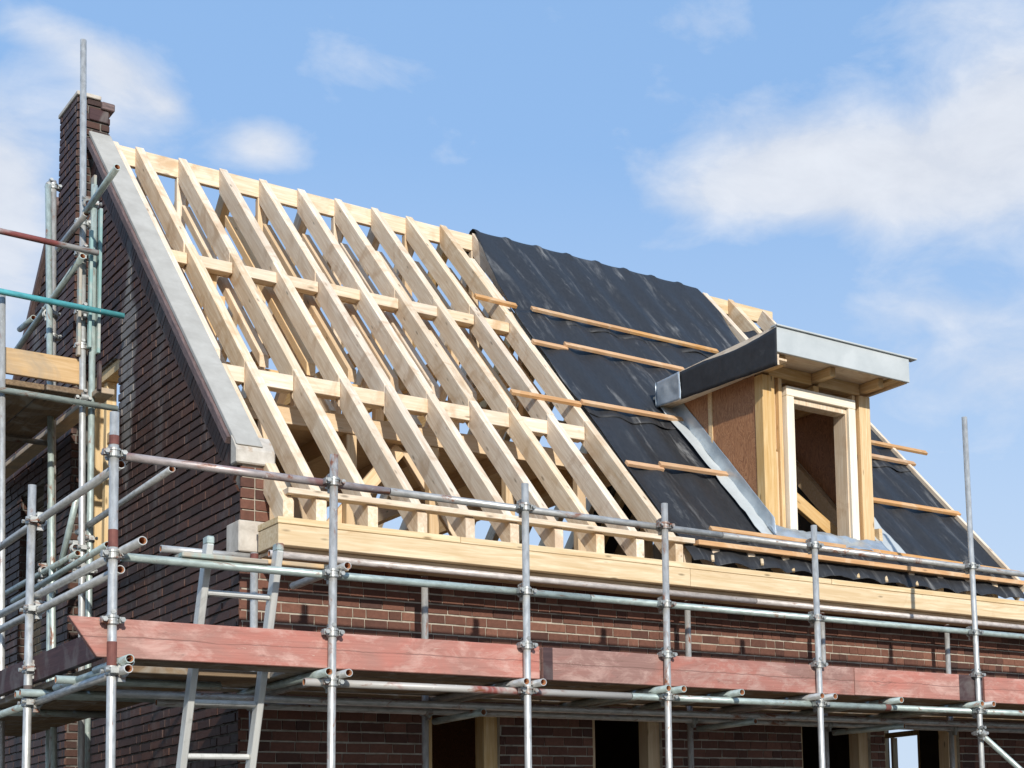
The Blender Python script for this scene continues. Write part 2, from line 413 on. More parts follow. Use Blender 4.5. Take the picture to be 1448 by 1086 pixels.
# ------------------------------------------------------------------ HOUSE
house = thing('house', 'brick house under construction with open spruce rafters, black felt and a dormer', 'house', (3.3, 3.25, 0))
RID_Y, SL = 3.25, 4.105            # roof plane: z = SL + Y (45 degrees), ridge at Y = 3.25
DEPTH = 6.5
XR = 6.75                          # far gable
XW = 8.2                           # the front wall runs on past it
def roof_z(y): return SL + (y if y <= RID_Y else 2*RID_Y-y)

# --- front wall: openings, mortar body, bricks
WIN = [(1.20, 1.71), (2.42, 3.00), (4.29, 5.01), (5.16, 6.02)]
WZ0, WZ1 = .55, 2.66
def front_spans(z):
    if z < WZ0 or z > WZ1: return [(0, XW)]
    out, u = [], 0
    for a, b in WIN: out.append((u, a)); u = b
    out.append((u, XW)); return out
FT = 3.50
body = [(.0125, XW, .004, .2, 0, WZ0), (.0125, XW, .004, .2, WZ1, FT)]
for a, b in front_spans(1.5): body.append((max(a, .0125), b, .004, .2, WZ0, WZ1))
acc = ([], [])
bricks(acc, (0, .004, 0), (1, 0, 0), (0, 0, 1), (0, -1, 0), 0, FT-.01, front_spans, ch=.0645, bh=.0545, joint=.0045, bl=(.145, .082), depth=.006, seed=3, stretch_p=.55, jit=.002)
fw = raw('front_wall', acc[0], acc[1], M['brick'], house)
boxes('mortar', body, M['mortar'], fw)
# corner pier above the stone block, with its own return bricks on the gable side drawn by the gable wall
acc = ([], [])
bricks(acc, (0, .004, 3.699), (1, 0, 0), (0, 0, 1), (0, -1, 0), 0, .34, lambda v: [(0, .178)], ch=.0665, bh=.0585, joint=.007, depth=.008, seed=5, stretch_p=0.0, bl=(.21, .0845), stack=True)
pier = raw('brick_pier', acc[0], acc[1], M['brick'], house)
boxes('mortar', [(.0135, .178, .004, .18, 3.697, 4.036)], M['mortar'], pier)
# corner stone block
box('corner_stone', -.012, .165, -.014, .19, 3.505, 3.695, M['stone'], house, bev=.006)

# --- gable wall (facing -X)
GO = (2.40, 3.20, 3.93, 5.36)      # window opening y0,y1,z0,z1
def slope_y(z, off): return z - (SL+off)
BAND = .17
def gable_spans(v):
    lo = max(0.0, v-(SL-.06)+BAND*1.16)
    hi = 3.2
    if lo >= hi: return []
    if GO[2] <= v <= GO[3]:
        return [(lo, GO[0])] if lo < GO[0] else []
    return [(lo, hi)]
acc = ([], [])
bricks(acc, (.012, 0, 0), (0, 1, 0), (0, 0, 1), (-1, 0, 0), 0, 7.2, gable_spans, depth=.014, seed=11, bh=.050, joint=.005, jit=.0022)
# tumbled band of bricks set square to the slope
rnd = random.Random(4); s2 = math.sqrt(.5)
t = .02
while t < 3.24*1.414:
    bw = .052; ln = BAND - .004 + rnd.uniform(-.006, .006)
    o = len(acc[0]); base = Vector((.012, 0, SL-.06)) + Vector((0, s2, s2))*t
    U_, V_ = Vector((0, s2, s2)), Vector((0, s2, -s2)); d = .0155+rnd.uniform(-.001, .0015)
    if (base+V_*ln).y < 3.19:
        for w_ in (0, d):
            for a, b in ((0, 0), (bw, 0), (bw, ln), (0, ln)):
                acc[0].append(base+U_*(a+rnd.uniform(-.002, .002))+V_*b+Vector((-w_, 0, 0)))
        acc[1].extend([(o+4, o+5, o+6, o+7), (o, o+1, o+5, o+4), (o+1, o+2, o+6, o+5), (o+2, o+3, o+7, o+6), (o+3, o, o+4, o+7)])
    t += bw+.005
gw = raw('gable_wall', acc[0], acc[1], M['shadetonedbrick'], house)
zt = SL-.05
def slab(name, poly_yz, x0, x1, mat, parent):
    return prism(name, [(x0, y, z) for y, z in poly_yz], (x1-x0, 0, 0), mat, parent)
slab('mortar', [(.2, 0), (GO[0], 0), (GO[0], zt+GO[0]), (.2, zt+.2)], 0.012, .128, M['darkmortar'], gw)
slab('mortar', [(.012, 0), (.2, 0), (.2, 3.5), (.012, 3.5)], 0.012, .128, M['darkmortar'], gw)
slab('mortar', [(.19, 3.68), (.2, 3.5), (.2, zt+.2), (.006, zt+.006), (.006, 3.70)], .0125, .1285, M['darkmortar'], gw)
slab('mortar', [(GO[0], 0), (GO[1], 0), (GO[1], GO[2]), (GO[0], GO[2])], 0.012, .128, M['darkmortar'], gw)
slab('mortar', [(GO[0], GO[3]), (GO[1], GO[3]), (GO[1], zt+GO[1]), (GO[0], zt+GO[0])], 0.012, .128, M['darkmortar'], gw)
# rear half of the gable steps out 0.1 m; second opening in it is bricked up
Y2a, Y2b, Z2a, Z2b = 3.92, 4.62, 2.9, 4.72
def rear_spans(v):
    hi = min(DEPTH, 2*RID_Y - (v-(SL-.04)))
    if hi <= 3.2: return []
    if Z2a <= v <= Z2b:
        r = [(3.2, Y2a)]
        if hi > Y2b: r.append((Y2b, hi))
        return r
    return [(3.2, hi)]
acc = ([], [])
bricks(acc, (-.088, 0, 0), (0, 1, 0), (0, 0, 1), (-1, 0, 0), 0, 7.3, rear_spans, depth=.014, seed=17, bh=.050, joint=.005, jit=.0022)
bricks(acc, (0, 3.212, 0), (1, 0, 0), (0, 0, 1), (0, -1, 0), 0, 7.3, lambda v: [(-.1, .0)], depth=.012, seed=19, bh=.049, bl=(.098, .098))
bricks(acc, (0, 4.632, 0), (1, 0, 0), (0, 0, 1), (0, -1, 0), Z2a, Z2b, lambda v: [(-.1, .0)], depth=.012, seed=21, bh=.049, bl=(.098, .098))
rg = raw('gable_wall', acc[0], acc[1], M['shadetonedbrick'], house)
rg['label'] = 'rear half of the shade-darkened brick gable stepping out beside the window'
slab('mortar', [(3.212, 0), (Y2a, 0), (Y2a, 2*RID_Y-Y2a+SL-.05), (3.26, SL+RID_Y-.06), (3.212, SL+3.212-.06)], -.088, .128, M['darkmortar'], rg)
slab('mortar', [(Y2a, 0), (Y2b, 0), (Y2b, Z2a), (Y2a, Z2a)], -.088, .128, M['darkmortar'], rg)
slab('mortar', [(Y2a, Z2b), (Y2b, Z2b), (Y2b, 2*RID_Y-Y2b+SL-.05), (Y2a, 2*RID_Y-Y2a+SL-.05)], -.088, .128, M['darkmortar'], rg)
slab('mortar', [(4.632, 0), (DEPTH, 0), (DEPTH, SL-.05), (4.632, 2*RID_Y-4.632+SL-.05)], -.088, .128, M['darkmortar'], rg)
acc = ([], [])
bricks(acc, (.02, 0, 0), (0, 1, 0), (0, 0, 1), (-1, 0, 0), Z2a, Z2b, lambda v: [(Y2a, Y2b)], depth=.01, seed=23, bh=.05)
inf = raw('brick_infill', acc[0], acc[1], M['palebrick'], house)
slab('mortar', [(Y2a, Z2a), (Y2b, Z2a), (Y2b, Z2b), (Y2a, Z2b)], .021, .15, M['mortar'], inf)

# coping along the front slope of the gable, with kneeler stone
def along(y, up, x): return (x, y - up*s2, SL + y + up*s2)
CT = .055
y0, y1 = -.02, 3.19
fr = frame_from((0, 0, SL), (0, 1, SL+1), (0, -1, 1))
prism('coping', [along(y0+.05, .045-CT+.03, -.03), along(y1, .045-CT+.03, -.03), along(y1, .05, -.03), along(y0+.03, .05, -.03)], (.158, 0, 0), M['concrete'], house, fr, bev=.004)
prism('tile_edge', [along(y0+.12, -.034, -.05), along(y1-.05, -.034, -.05), along(y1-.05, .018, -.05), along(y0+.12, .018, -.05)], (.052, 0, 0), M['tile'], house, fr, bev=.003)
prism('kneeler_stone', [(-.035, -.03, 4.037), (-.035, .07, 4.037), (-.035, .07, SL+.07+.06), (-.035, .02, SL+.02+.064), (-.035, -.03, 4.125)], (.235, 0, 0), M['stone'], house, bev=.008)
fr = frame_from((0, DEPTH, SL), (0, DEPTH-1, SL+1), (0, 1, 1))
prism('coping', [(-.13, DEPTH+.05, SL-.07), (-.13, 3.69, SL+2*RID_Y-3.69-.02), (-.13, 3.69, SL+2*RID_Y-3.69+.05), (-.13, DEPTH+.05, SL+.0)], (.33, 0, 0), M['tile'], house, fr, bev=.004)

# chimney at the ridge
CH = (-.10, .125, 3.20, 3.68)
CZ = 7.61
acc = ([], [])
bricks(acc, (-.092, 0, 0), (0, 1, 0), (0, 0, 1), (-1, 0, 0), 6.94, CZ, lambda v: [(CH[2]+.002, CH[3])], depth=.014, seed=31, bh=.049)
bricks(acc, (0, 3.208, 0), (1, 0, 0), (0, 0, 1), (0, -1, 0), 7.27, CZ, lambda v: [(CH[0], CH[1])], depth=.014, seed=32, bh=.049, bl=(.105, .1))
bricks(acc, (.117, 0, 0), (0, 1, 0), (0, 0, 1), (1, 0, 0), 7.2, CZ, lambda v: [(CH[2], CH[3])], depth=.014, seed=33, bh=.049)
chm = raw('chimney', acc[0], acc[1], M['shadetonedbrick'], house)
boxes('mortar', [(-.092, .117, 3.209, 3.672, 6.9, CZ)], M['darkmortar'], chm)
box('capstone', -.115, .06, 3.175, 3.70, CZ, CZ+.032, M['stone'], chm, bev=.004)
box('capstone', .062, .158, 3.165, 3.70, CZ-.07, CZ-.01, M['tile'], chm, bev=.006)
box('flue_plate', -.02, .118, 3.186, 3.3, CZ-.17, CZ-.075, M['darktoe'], chm, bev=.004)

# rear wall, far gable, floors
boxes('rear_wall', [(-.08, XR, DEPTH-.2, DEPTH, 0, SL-.3)], M['palebrick'], house)
q0 = at(1251, 1010, 'x', XR-.1); q1 = at(1302, 1086, 'x', XR-.1)
fy0, fy1 = min(q0.y, q1.y)-.08, max(q0.y, q1.y)+.06
fz0, fz1 = 1.1, max(q0.z, q1.z)+.05
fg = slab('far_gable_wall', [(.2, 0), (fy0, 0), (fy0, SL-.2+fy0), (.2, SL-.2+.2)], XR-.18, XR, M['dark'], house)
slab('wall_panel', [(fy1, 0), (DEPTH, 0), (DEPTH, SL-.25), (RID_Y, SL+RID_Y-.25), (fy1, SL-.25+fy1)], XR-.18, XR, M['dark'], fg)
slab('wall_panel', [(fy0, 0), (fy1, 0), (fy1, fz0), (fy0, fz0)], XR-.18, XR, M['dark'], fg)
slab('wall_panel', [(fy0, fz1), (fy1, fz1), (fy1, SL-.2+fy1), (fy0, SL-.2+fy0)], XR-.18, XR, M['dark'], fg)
ff = boxes('window_frame', [(XR-.16, XR-.06, fy0, fy0+.05, fz0, fz1), (XR-.16, XR-.06, fy1-.05, fy1, fz0, fz1), (XR-.15, XR-.07, fy0+.05, fy1-.05, fz0, fz0+.06),
      (XR-.14, XR-.08, fy0+.05, fy1-.05, fz1-.28, fz1-.235), (XR-.145, XR-.085, (fy0*.32+fy1*.68)-.012, (fy0*.32+fy1*.68)+.016, fz0+.06, fz1-.285)], M['inner'], house, 'z')
box('ground_ceiling', .19, XR-.19, .21, DEPTH-.21, 2.92, 3.05, M['newboard'], house, bev=0)
box('partition', .2, XR-.2, 3.2, 3.3, .02, 2.91, M['ply'], house, grain='z', bev=0)
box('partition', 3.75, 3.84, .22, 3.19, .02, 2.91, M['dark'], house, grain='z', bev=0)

# ground-floor window frames
for i, (a, b) in enumerate(WIN):
    lst = [(a+.002, a+.05, .05, .16, WZ0, WZ1-.002), (b-.10, b-.002, .035, .15, WZ0, WZ1-.002), (a+.05, b-.10, .06, .15, WZ1-.075, WZ1-.002), (a+.05, b-.10, .06, .15, WZ0, WZ0+.06)]
    boxes('window_frame', lst, M['inner'] if i else M['post'], house, 'z')
# sleek curved heads over two of them
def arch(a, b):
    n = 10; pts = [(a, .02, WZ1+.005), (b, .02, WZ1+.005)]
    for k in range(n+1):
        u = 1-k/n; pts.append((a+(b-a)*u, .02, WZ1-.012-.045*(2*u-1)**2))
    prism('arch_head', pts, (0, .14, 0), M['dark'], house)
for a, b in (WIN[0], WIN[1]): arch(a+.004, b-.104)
# gable window frame
fb = [(.03, .13, GO[0]+.002, GO[0]+.06, GO[2], GO[3]), (.03, .13, GO[1]-.09, GO[1]-.002, GO[2], GO[3]), (.03, .13, GO[0]+.06, GO[1]-.09, GO[3]-.08, GO[3]-.002),
      (.03, .13, GO[0]+.06, GO[1]-.09, GO[2], GO[2]+.05)]
boxes('window_frame', fb, M['fascia'], house, 'z')
box('window_post', .05, .12, 2.86, 2.93, GO[2]+.052, GO[3]-.082, M['fascia'], house, grain='z')
box('window_rail', .055, .11, GO[0]+.062, 2.858, 4.80, 4.88, M['post'], house, grain='y')
box('gable_lintel', .02, .16, GO[0]-.1, GO[1]-.003, GO[3]+.001, GO[3]+.10, M['inner'], house, grain='y') if False else None

# --- timber roof
XS = [.365+.325*i for i in range(20)]
RW = .065
RD = .215                          # vertical depth of a rafter
def rafter(x, ya, yb, name='rafter', side=1, mat=None, depth=RD, foot=False, dz=0):
    """piece of a rafter between ya and yb with plumb cuts (side -1 = rear slope)"""
    m = (lambda y: y) if side == 1 else (lambda y: 2*RID_Y-y)
    pa, pb = (x-RW/2, m(ya), SL+ya+dz), (x-RW/2, m(yb), SL+yb+dz)
    poly = [pa, pb, (pb[0], pb[1], pb[2]-depth), (pa[0], pa[1], pa[2]-depth)]
    fr = frame_from(pa, pb, (0, -side, 1))
    return prism(name, poly, (RW, 0, 0), mat or M['rafter'], house, fr, bev=.003)
LOW_Y, UPP_Y, FOOT = .86, 2.06, -.31
rr = random.Random(2)
for i, x in enumerate(XS[:9]):
    j = lambda: rr.uniform(-.004, .004)
    rafter(x+j(), FOOT, LOW_Y); rafter(x+j(), LOW_Y+.004, UPP_Y-.002, dz=rr.uniform(-.004, .004)); rafter(x+j(), UPP_Y+.002, RID_Y-.027, dz=rr.uniform(-.003, .003))
rafter(.170, .93, RID_Y-.027); rafter(.170, FOOT, .82, dz=-.02)
rafter(3.075, FOOT+.05, 2.9, dz=-.06)
for x in XS[9:19]:
    if 3.95 < x < 5.15: rafter(x, 1.55, RID_Y-.027)
    else: rafter(x, FOOT, RID_Y-.027)
# inner layer of lighter rafters under the open part of the roof
for x in XS[:9]:
    rafter(x+rr.uniform(-.015, .015), 1.45, 3.12, 'inner_rafter', dz=-.33+rr.uniform(-.01, .01), depth=.095, mat=M['rafter'] if rr.random() < .6 else M['inner'])
# rear slope
for i, x in enumerate([.170]+XS[:19]):
    rafter(x+.07 if i else x, -.1, RID_Y-.027, side=-1, mat=M['rafter'] if i % 3 else M['post'])
# ridge beam in two lengths
beam('ridge_beam', (.20, RID_Y, 7.235), (3.9, RID_Y, 7.235), .05, .148, M['rafter'], house)
beam('ridge_beam', (3.903, RID_Y, 7.235), (6.78, RID_Y, 7.235), .05, .148, M['fascia'], house)
# noggins: short purlin blocks between the rafters
def noggins(y, z0, z1, th, name):
    xs = [.170]+XS[:9]
    for a, b in zip(xs, xs[1:]):
        if b-a < .1: continue
        dz = rr.uniform(-.006, .006); dy = rr.uniform(-.01, .01)
        box(name, a+RW/2+.003, b-RW/2-.003, y+dy-th/2, y+dy+th/2, z0+dz, z1+dz, M['rafter'], house, bev=.003)
noggins(UPP_Y-.03, 5.975, 6.058, .09, 'purlin_block')
noggins(LOW_Y+.03, 4.81, 4.915, .10, 'purlin_block')
# continuous plates, posts and braces inside
beam('purlin', (.2, 1.05, 4.685), (3.9, 1.05, 4.685), .10, .13, M['inner'], house)
beam('purlin', (.2, 2.13, 6.045), (6.5, 2.13, 6.045), .06, .09, M['inner'], house)
beam('purlin', (.2, DEPTH-2.13, 6.03), (6.5, DEPTH-2.13, 6.03), .06, .10, M['inner'], house)
beam('purlin', (.2, DEPTH-1.0, 4.72), (6.5, DEPTH-1.0, 4.72), .10, .16, M['inner'], house)
for k in range(6):
    x = .52+.62*k
    beam('stud', (x, 1.05, 3.05), (x, 1.05, 4.62), .075, .07, M['post'] if k % 2 else M['inner'], house)
for k in range(8):
    x = .2+.165+.65*k+.16
    if x > 3.6: break
    beam('loft_joist', (x, 1.11, 4.66), (x, 5.4, 4.66), .06, .15, M['inner'], house, bev=0)
    beam('post', (x+.02, 2.13, 4.765), (x+.02, 2.13, 5.998), .07, .07, M['post'] if k % 2 == 0 else M['inner'], house)
    beam('king_post', (x+.16, RID_Y, 4.765), (x+.16, RID_Y, 7.158), .07, .06, M['inner'] if k % 2 else M['rafter'], house)
    beam('brace', (x+.16, RID_Y+.06, 4.95), (x+.16, 4.28, 5.83), .06, .07, M['inner'], house)
    beam('brace', (x+.16, 3.19, 5.0), (x+.16, 2.30, 5.83), .06, .07, M['rafter'], house)
    beam('collar_tie', (x+.09, 2.08, 5.76), (x+.09, DEPTH-2.08, 5.76), .045, .13, M['post'], house)
    beam('brace', (x-.12, 1.16, 4.77), (x-.12, 2.2, 5.80), .045, .09, M['rafter'], house)
    beam('brace', (x-.05, DEPTH-1.16, 4.80), (x-.05, 4.30, 5.80), .045, .09, M['post'], house)
    beam('stud', (x, DEPTH-1.0, 3.05), (x, DEPTH-1.0, 4.64), .07, .07, M['inner'], house)
box('loft_floor', .2, 3.75, 1.12, 2.95, 4.737, 4.762, M['inner'], house, grain='x', bev=0)
beam('brace', (.5, 1.13, 3.3), (1.55, 1.13, 4.6), .045, .10, M['inner'], house)
beam('brace', (2.5, 1.13, 3.3), (1.6, 1.13, 4.6), .045, .10, M['inner'], house)
beam('wall_plate', (.19, .13, 3.585), (6.56, .13, 3.585), .10, .12, M['inner'], house)
box('knee_board', .3, 1.2, 1.62, 1.645, 3.06, 4.3, M['newboard'], house, grain='z', bev=0)

# --- eaves: plank on blocks, gutter box, soffit
beam('eave_plank', (.16, -.285, 3.832), (3.09, -.285, 3.832), .095, .036, M['rafter'], house)
beam('eave_plank', (3.10, -.315, 3.822), (6.60, -.315, 3.822), .095, .036, M['batten'], house)
GB = (.075, 8.2, -.40, -.09)
box('gutter_box', GB[0], 2.99, GB[2], GB[3], 3.488, 3.612, M['fascia'], house)
box('gutter_box', 2.993, GB[1], GB[2], GB[3], 3.488, 3.612, M['fascia'], house)
box('box_lid', GB[0]-.004, 1.225, GB[2]-.005, GB[3], 3.613, 3.653, M['fascia'], house)
box('box_lid', 1.228, 4.3, GB[2]-.004, GB[3], 3.613, 3.653, M['fascia'], house)
box('box_lid', 4.304, GB[1], GB[2]-.006, GB[3], 3.613, 3.653, M['fascia'], house)
box('soffit', .10, XW, -.33, .0, 3.464, 3.486, M['rafter'], house)
box('eave_filler', .19, XR-.2, -.088, .19, 3.503, 3.52, M['inner'], house)

# --- roofing felt
def nz(x, y, z, s): return noise.noise(Vector((x*s+3.1, y*s+7.7, z*s)))
def felt_h(x, y, sag, seed):
    ph = (x-XS[0])/.325
    d = abs(ph-round(ph))*2                       # 0 on a rafter, 1 midway
    s = d*d*(3-2*d)
    w = nz(x, y, seed, 2.3)*.012 + nz(x*1.9+y*.5, y*.22, seed+5, 5.2)*.010 + nz(x*2.6-y*.7, y*.6, seed+9, 8.0)*.004 + nz(x*3.1, y*1.2, seed+2, 13.0)*.002
    w *= max(.12, min(1, (RID_Y+.02-y)/.4)) if y > 2.2 else 1
    return .012 - sag*s + w*(.35+.65*d)
def felt(name, rows, xl, xr, sag, seed, hole=None, nx=150, lift=0.0, mat=None, ribs=None):
    """rows: list of (Y, Z) down or up the roof; xl(Y), xr(Y) the side edges"""
    vs, fs = [], []; idx = {}
    for j, (y, z) in enumerate(rows):
        a, b = xl(y), xr(y)
        if j+1 < len(rows): dy, dz = rows[j+1][0]-y, rows[j+1][1]-z
        nrm = Vector((0, -dz, dy)).normalized()
        if nrm.z < 0 or (abs(nrm.z) < .05 and nrm.y > 0): nrm = -nrm
        for i in range(nx+1):
            x = a+(b-a)*i/nx
            h = felt_h(x, y, sag if not callable(sag) else sag(y, x), seed) + lift
            if ribs: h += ribs(x, y)
            idx[i, j] = len(vs); vs.append(Vector((x, y, z))+nrm*h)
    for j in range(len(rows)-1):
        for i in range(nx):
            if hole:
                c = (vs[idx[i, j]]+vs[idx[i+1, j+1]])/2
                if hole(c.x, c.y): continue
            fs.append((idx[i, j], idx[i+1, j], idx[i+1, j+1], idx[i, j+1]))
    used = sorted({v for f in fs for v in f}); mp = {v: k for k, v in enumerate(used)}
    vs = [vs[v] for v in used]; fs = [tuple(mp[v] for v in f) for f in fs]
    o = raw(name, vs, fs, mat or M['felt'], house, smooth=True)
    md = o.modifiers.new('thickness', 'SOLIDIFY'); md.thickness = .004; md.offset = 0
    return o
def yrows(a, b, n): return [(a+(b-a)*k/n, SL+a+(b-a)*k/n) for k in range(n+1)]
def lerp_tab(tab):
    def f(y):
        if y <= tab[0][0]: return tab[0][1]
        for (ya, xa), (yb, xb) in zip(tab, tab[1:]):
            if y <= yb: return xa+(xb-xa)*(y-ya)/(yb-ya)
        return tab[-1][1]
    return f
_left = lerp_tab([(-.4, 3.03), (.1, 3.01), (.8, 3.03), (1.3, 3.01), (1.75, 3.04), (2.05, 3.05), (2.6, 3.15), (3.2, 3.27)])
XL = lambda y: _left(y) + .012*nz(0, y, 1, 3.0)
DH = (4.0, 5.09, -.10, 1.36)
inhole = lambda x, y: DH[0] < x < DH[1] and DH[2] < y < DH[3]
_rt = lerp_tab([(2.0, 5.62), (2.5, 5.74), (2.9, 5.81), (3.3, 5.78)])
top_rows = yrows(2.08, RID_Y-.03, 30)
zr = SL+RID_Y-.03
top_rows += [(RID_Y-.012, zr+.014), (RID_Y+.012, zr+.014), (RID_Y+.06, zr-.03)] + [(RID_Y+.06+.1*k, zr-.03-.1*k) for k in range(1, 3)]
def ribs_top(x, y):
    ph = (x-XS[0])/.325; d = abs(ph-round(ph))
    return (.014*math.exp(-(d/.10)**2) if abs(y-RID_Y) < .09 else 0.0) + (.010*math.sin(x*5+1)*max(0, (2.5-y)) if y < 2.5 else 0)
felt('roofing_felt', top_rows, XL, lambda y: _rt(min(y, 3.3)), lambda y, x: .034*min(1, max(.15, (3.2-y)/.5)), 2, nx=170, lift=.012, ribs=ribs_top)
felt('roofing_felt', yrows(.95, 2.17, 36), XL, lambda y: 6.50, lambda y, x: .030+.012*max(0, 1-abs(y-1.72)/.1), 7, hole=inhole, nx=200, lift=.006)
felt('roofing_felt', yrows(-.22, 1.08, 36), XL, lambda y: 6.50, .034, 13, hole=inhole, nx=200)
er = [(-.16, SL-.17), (-.235, SL-.245), (-.275, 3.79), (-.30, 3.755), (-.325, 3.72), (-.345, 3.69), (-.36, 3.66), (-.372, 3.652)]
def hem(x, y):
    k = max(0, min(1, (-.24-y)/.12)); ph = (x-3.0)/.30 + .15*math.sin(x*2.3)
    return k*(.030*abs(math.sin(math.pi*ph))+.012*nz(x, y, 4, 6))
felt('roofing_felt', er, XL, lambda y: 6.52, 0.0, 21, nx=220, ribs=hem)
felt('roofing_felt', [(y, roof_z(y)) for y in [3.31+.1*k for k in range(32)]], lambda y: 5.75, lambda y: 6.5, .02, 31, nx=40)
felt('roofing_felt', yrows(2.1, 2.78, 14), lambda y: 6.02, lambda y: 6.5, .05, 37, nx=30, lift=-.03)
for k, (px, py) in enumerate(((1008, 791), (1078, 796), (1122, 806), (1214, 815), (1254, 820), (1297, 826))):
    q = at(px, py+2, 'y', -.385)
    beam('peg', q, q+Vector((.035, .05, .045)), .024, .024, M['fascia'], house, bev=.004)
# verge board of the far gable
fr = frame_from((XR, 0, SL), (XR, 1, SL+1), (0, -1, 1))
prism('verge_board', [along(-.34, -.12, 6.52), along(3.1, -.12, 6.52), along(3.1, .035, 6.52), along(-.34, .035, 6.52)], (.035, 0, 0), M['rafter'], house, fr, bev=.003)
# battens
def batten(x0, x1, y, y1=None, w=.05, h=.027, up=.022):
    y1 = y if y1 is None else y1
    p0 = Vector((x0, y, SL+y))+Vector((0, -s2, s2))*(up+h/2); p1 = Vector((x1, y1, SL+y1))+Vector((0, -s2, s2))*(up+h/2)
    return beam('batten', p0, p1, w, h, M['batten'], house, (0, -1, 1), bev=.002)
batten(2.72, 3.10, 2.185, 2.175, up=.002, h=.03)
batten(3.22, 4.2, 2.145, 2.14, up=.03); batten(4.203, 5.18, 2.14, 2.135, up=.03)
batten(2.985, 3.31, 1.715, up=.005); batten(3.29, 4.5, 1.735, up=.028)
batten(2.39, 3.0, 1.02, 1.025, up=.002); batten(3.003, 4.0, 1.025, 1.035, up=.024)
batten(3.02, 3.35, .43, up=.004); batten(3.32, 3.99, .445, .455, up=.028)
batten(3.33, 5.0, -.165, -.175, up=.028); batten(5.003, 6.62, -.175, -.205, up=.028)
batten(5.12, 6.98, 1.235, up=.02); batten(5.12, 6.62, 1.035, up=.02)
batten(5.14, 6.57, .44, up=.024)

# --- DORMER (a part of the house; its members are sub-parts)
DX0, DX1, DY = 3.975, 5.09, -.05
dz_top = 5.383
fr = frame_from((DX0, DY, 4.0), (DX0, DY, 5.0))
cheek = lambda x: [(x, DY+.10, SL+DY+.10-.02), (x, 1.28, SL+1.28-.02), (x, 1.28, dz_top), (x, DY+.10, dz_top)]
dormer = prism('dormer', cheek(DX0), (.02, 0, 0), M['ply'], house)
prism('plywood_cheek', cheek(DX1-.02), (.02, 0, 0), M['ply'], dormer)
prism('joint_strip', [(DX0-.008, .60, SL+.60), (DX0-.008, .65, SL+.65), (DX0-.008, .65, dz_top-.02), (DX0-.008, .60, dz_top-.02)], (.007, 0, 0), M['inner'], dormer)
for a, b, y0_, y1_, mt in ((DX0-.006, DX0+.115, DY, DY+.098, 'post'), (DX0+.165, DX0+.20, DY+.012, DY+.09, 'post'), (DX1-.115, DX1+.004, DY, DY+.098, 'post'), (DX1-.165, DX1-.13, DY+.03, DY+.09, 'post')):
    box('post', a, b, y0_, y1_, 3.99, 5.285, M[mt], dormer, grain='z')
box('post', DX0+.12, DX0+.162, DY+.05, DY+.09, 4.72, 5.285, M['inner'], dormer, grain='z')
box('post', DX0+.12, DX0+.162, DY+.035, DY+.09, 4.0, 4.70, M['post'], dormer, grain='z')
for a, b in ((4.05, 4.486), (4.554, 5.001)): box('header', a, b, DY+.015, DY+.10, 5.288, 5.384, M['post'], dormer)
for x in (4.50,): box('stud', x, x+.055, DY+.01, DY+.09, 5.225, 5.286, M['post'], dormer, grain='z')
fx0, fx1 = 4.185, 4.905
for q_ in [(fx0, fx0+.075, DY-.03, DY+.085, 4.07, 5.145), (fx1-.075, fx1, DY-.03, DY+.085, 4.07, 5.145)]:
    box('frame_jamb', *q_, M['frame'], dormer, grain='z')
box('frame_head', fx0, fx1, DY-.032, DY+.085, 5.147, 5.222, M['frame'], dormer)
for q_ in [(fx1-.085, fx1-.0755, DY+.0, DY+.15, 4.07, 5.14), (fx0+.0755, fx1-.0855, DY+.0, DY+.12, 5.10, 5.1465)]: box('frame_lining', *q_, M['rafter'], dormer, grain='z')
# roof of the dormer: joists, deck, edges
tilt = .0
for x in (4.015, 4.52, 5.035): beam('joist', (x, -.255, 5.345), (x, 1.3, 5.345), .06, .075, M['post'], dormer, bev=.005)
RX0, RX1, RY0, RY1 = 3.845, 5.215, -.385, 1.27
box('roof_deck', RX0+.02, RX1-.02, RY0+.03, RY1, 5.385, 5.405, M['rafter'], dormer, bev=0)
prism('roof_sheet', [(RX0+.036, RY0+.012, 5.50), (RX0+.036, RY1-.06, 5.47), (RX0+.036, RY1-.06, 5.495), (RX0+.036, RY0+.012, 5.535)], (RX1-RX0-.036, 0, 0), M['zincpale'], dormer)
prism('edge_board', [(RX0, RY0+.012, 5.255), (RX0, RY1-.10, 5.30), (RX0, RY1-.10, 5.508), (RX0, RY0+.012, 5.546)], (.035, 0, 0), M['rafter'], dormer, frame_from((RX0, RY0, 5.3), (RX0, RY0+1, 5.3)))
box('edge_board', RX1-.035, RX1, RY0+.012, RY1-.1, 5.34, 5.53, M['post'], dormer, grain='y')
box('side_soffit', RX0+.036, DX0-.002, RY0+.03, RY1-.08, 5.30, 5.318, M['rafter'], dormer, grain='y')
box('side_soffit', DX1+.006, RX1-.036, RY0+.03, RY1-.08, 5.36, 5.38, M['post'], dormer, grain='y')
# pale fascia
box('front_fascia', RX0-.005, RX1+.006, RY0-.012, RY0+.010, 5.345, 5.542, M['zincpale'], dormer, bev=.003)
box('drip_edge', RX0-.008, RX1+.085, RY0-.03, RY0+.05, 5.543, 5.556, M['zincpale'], dormer, bev=.002)
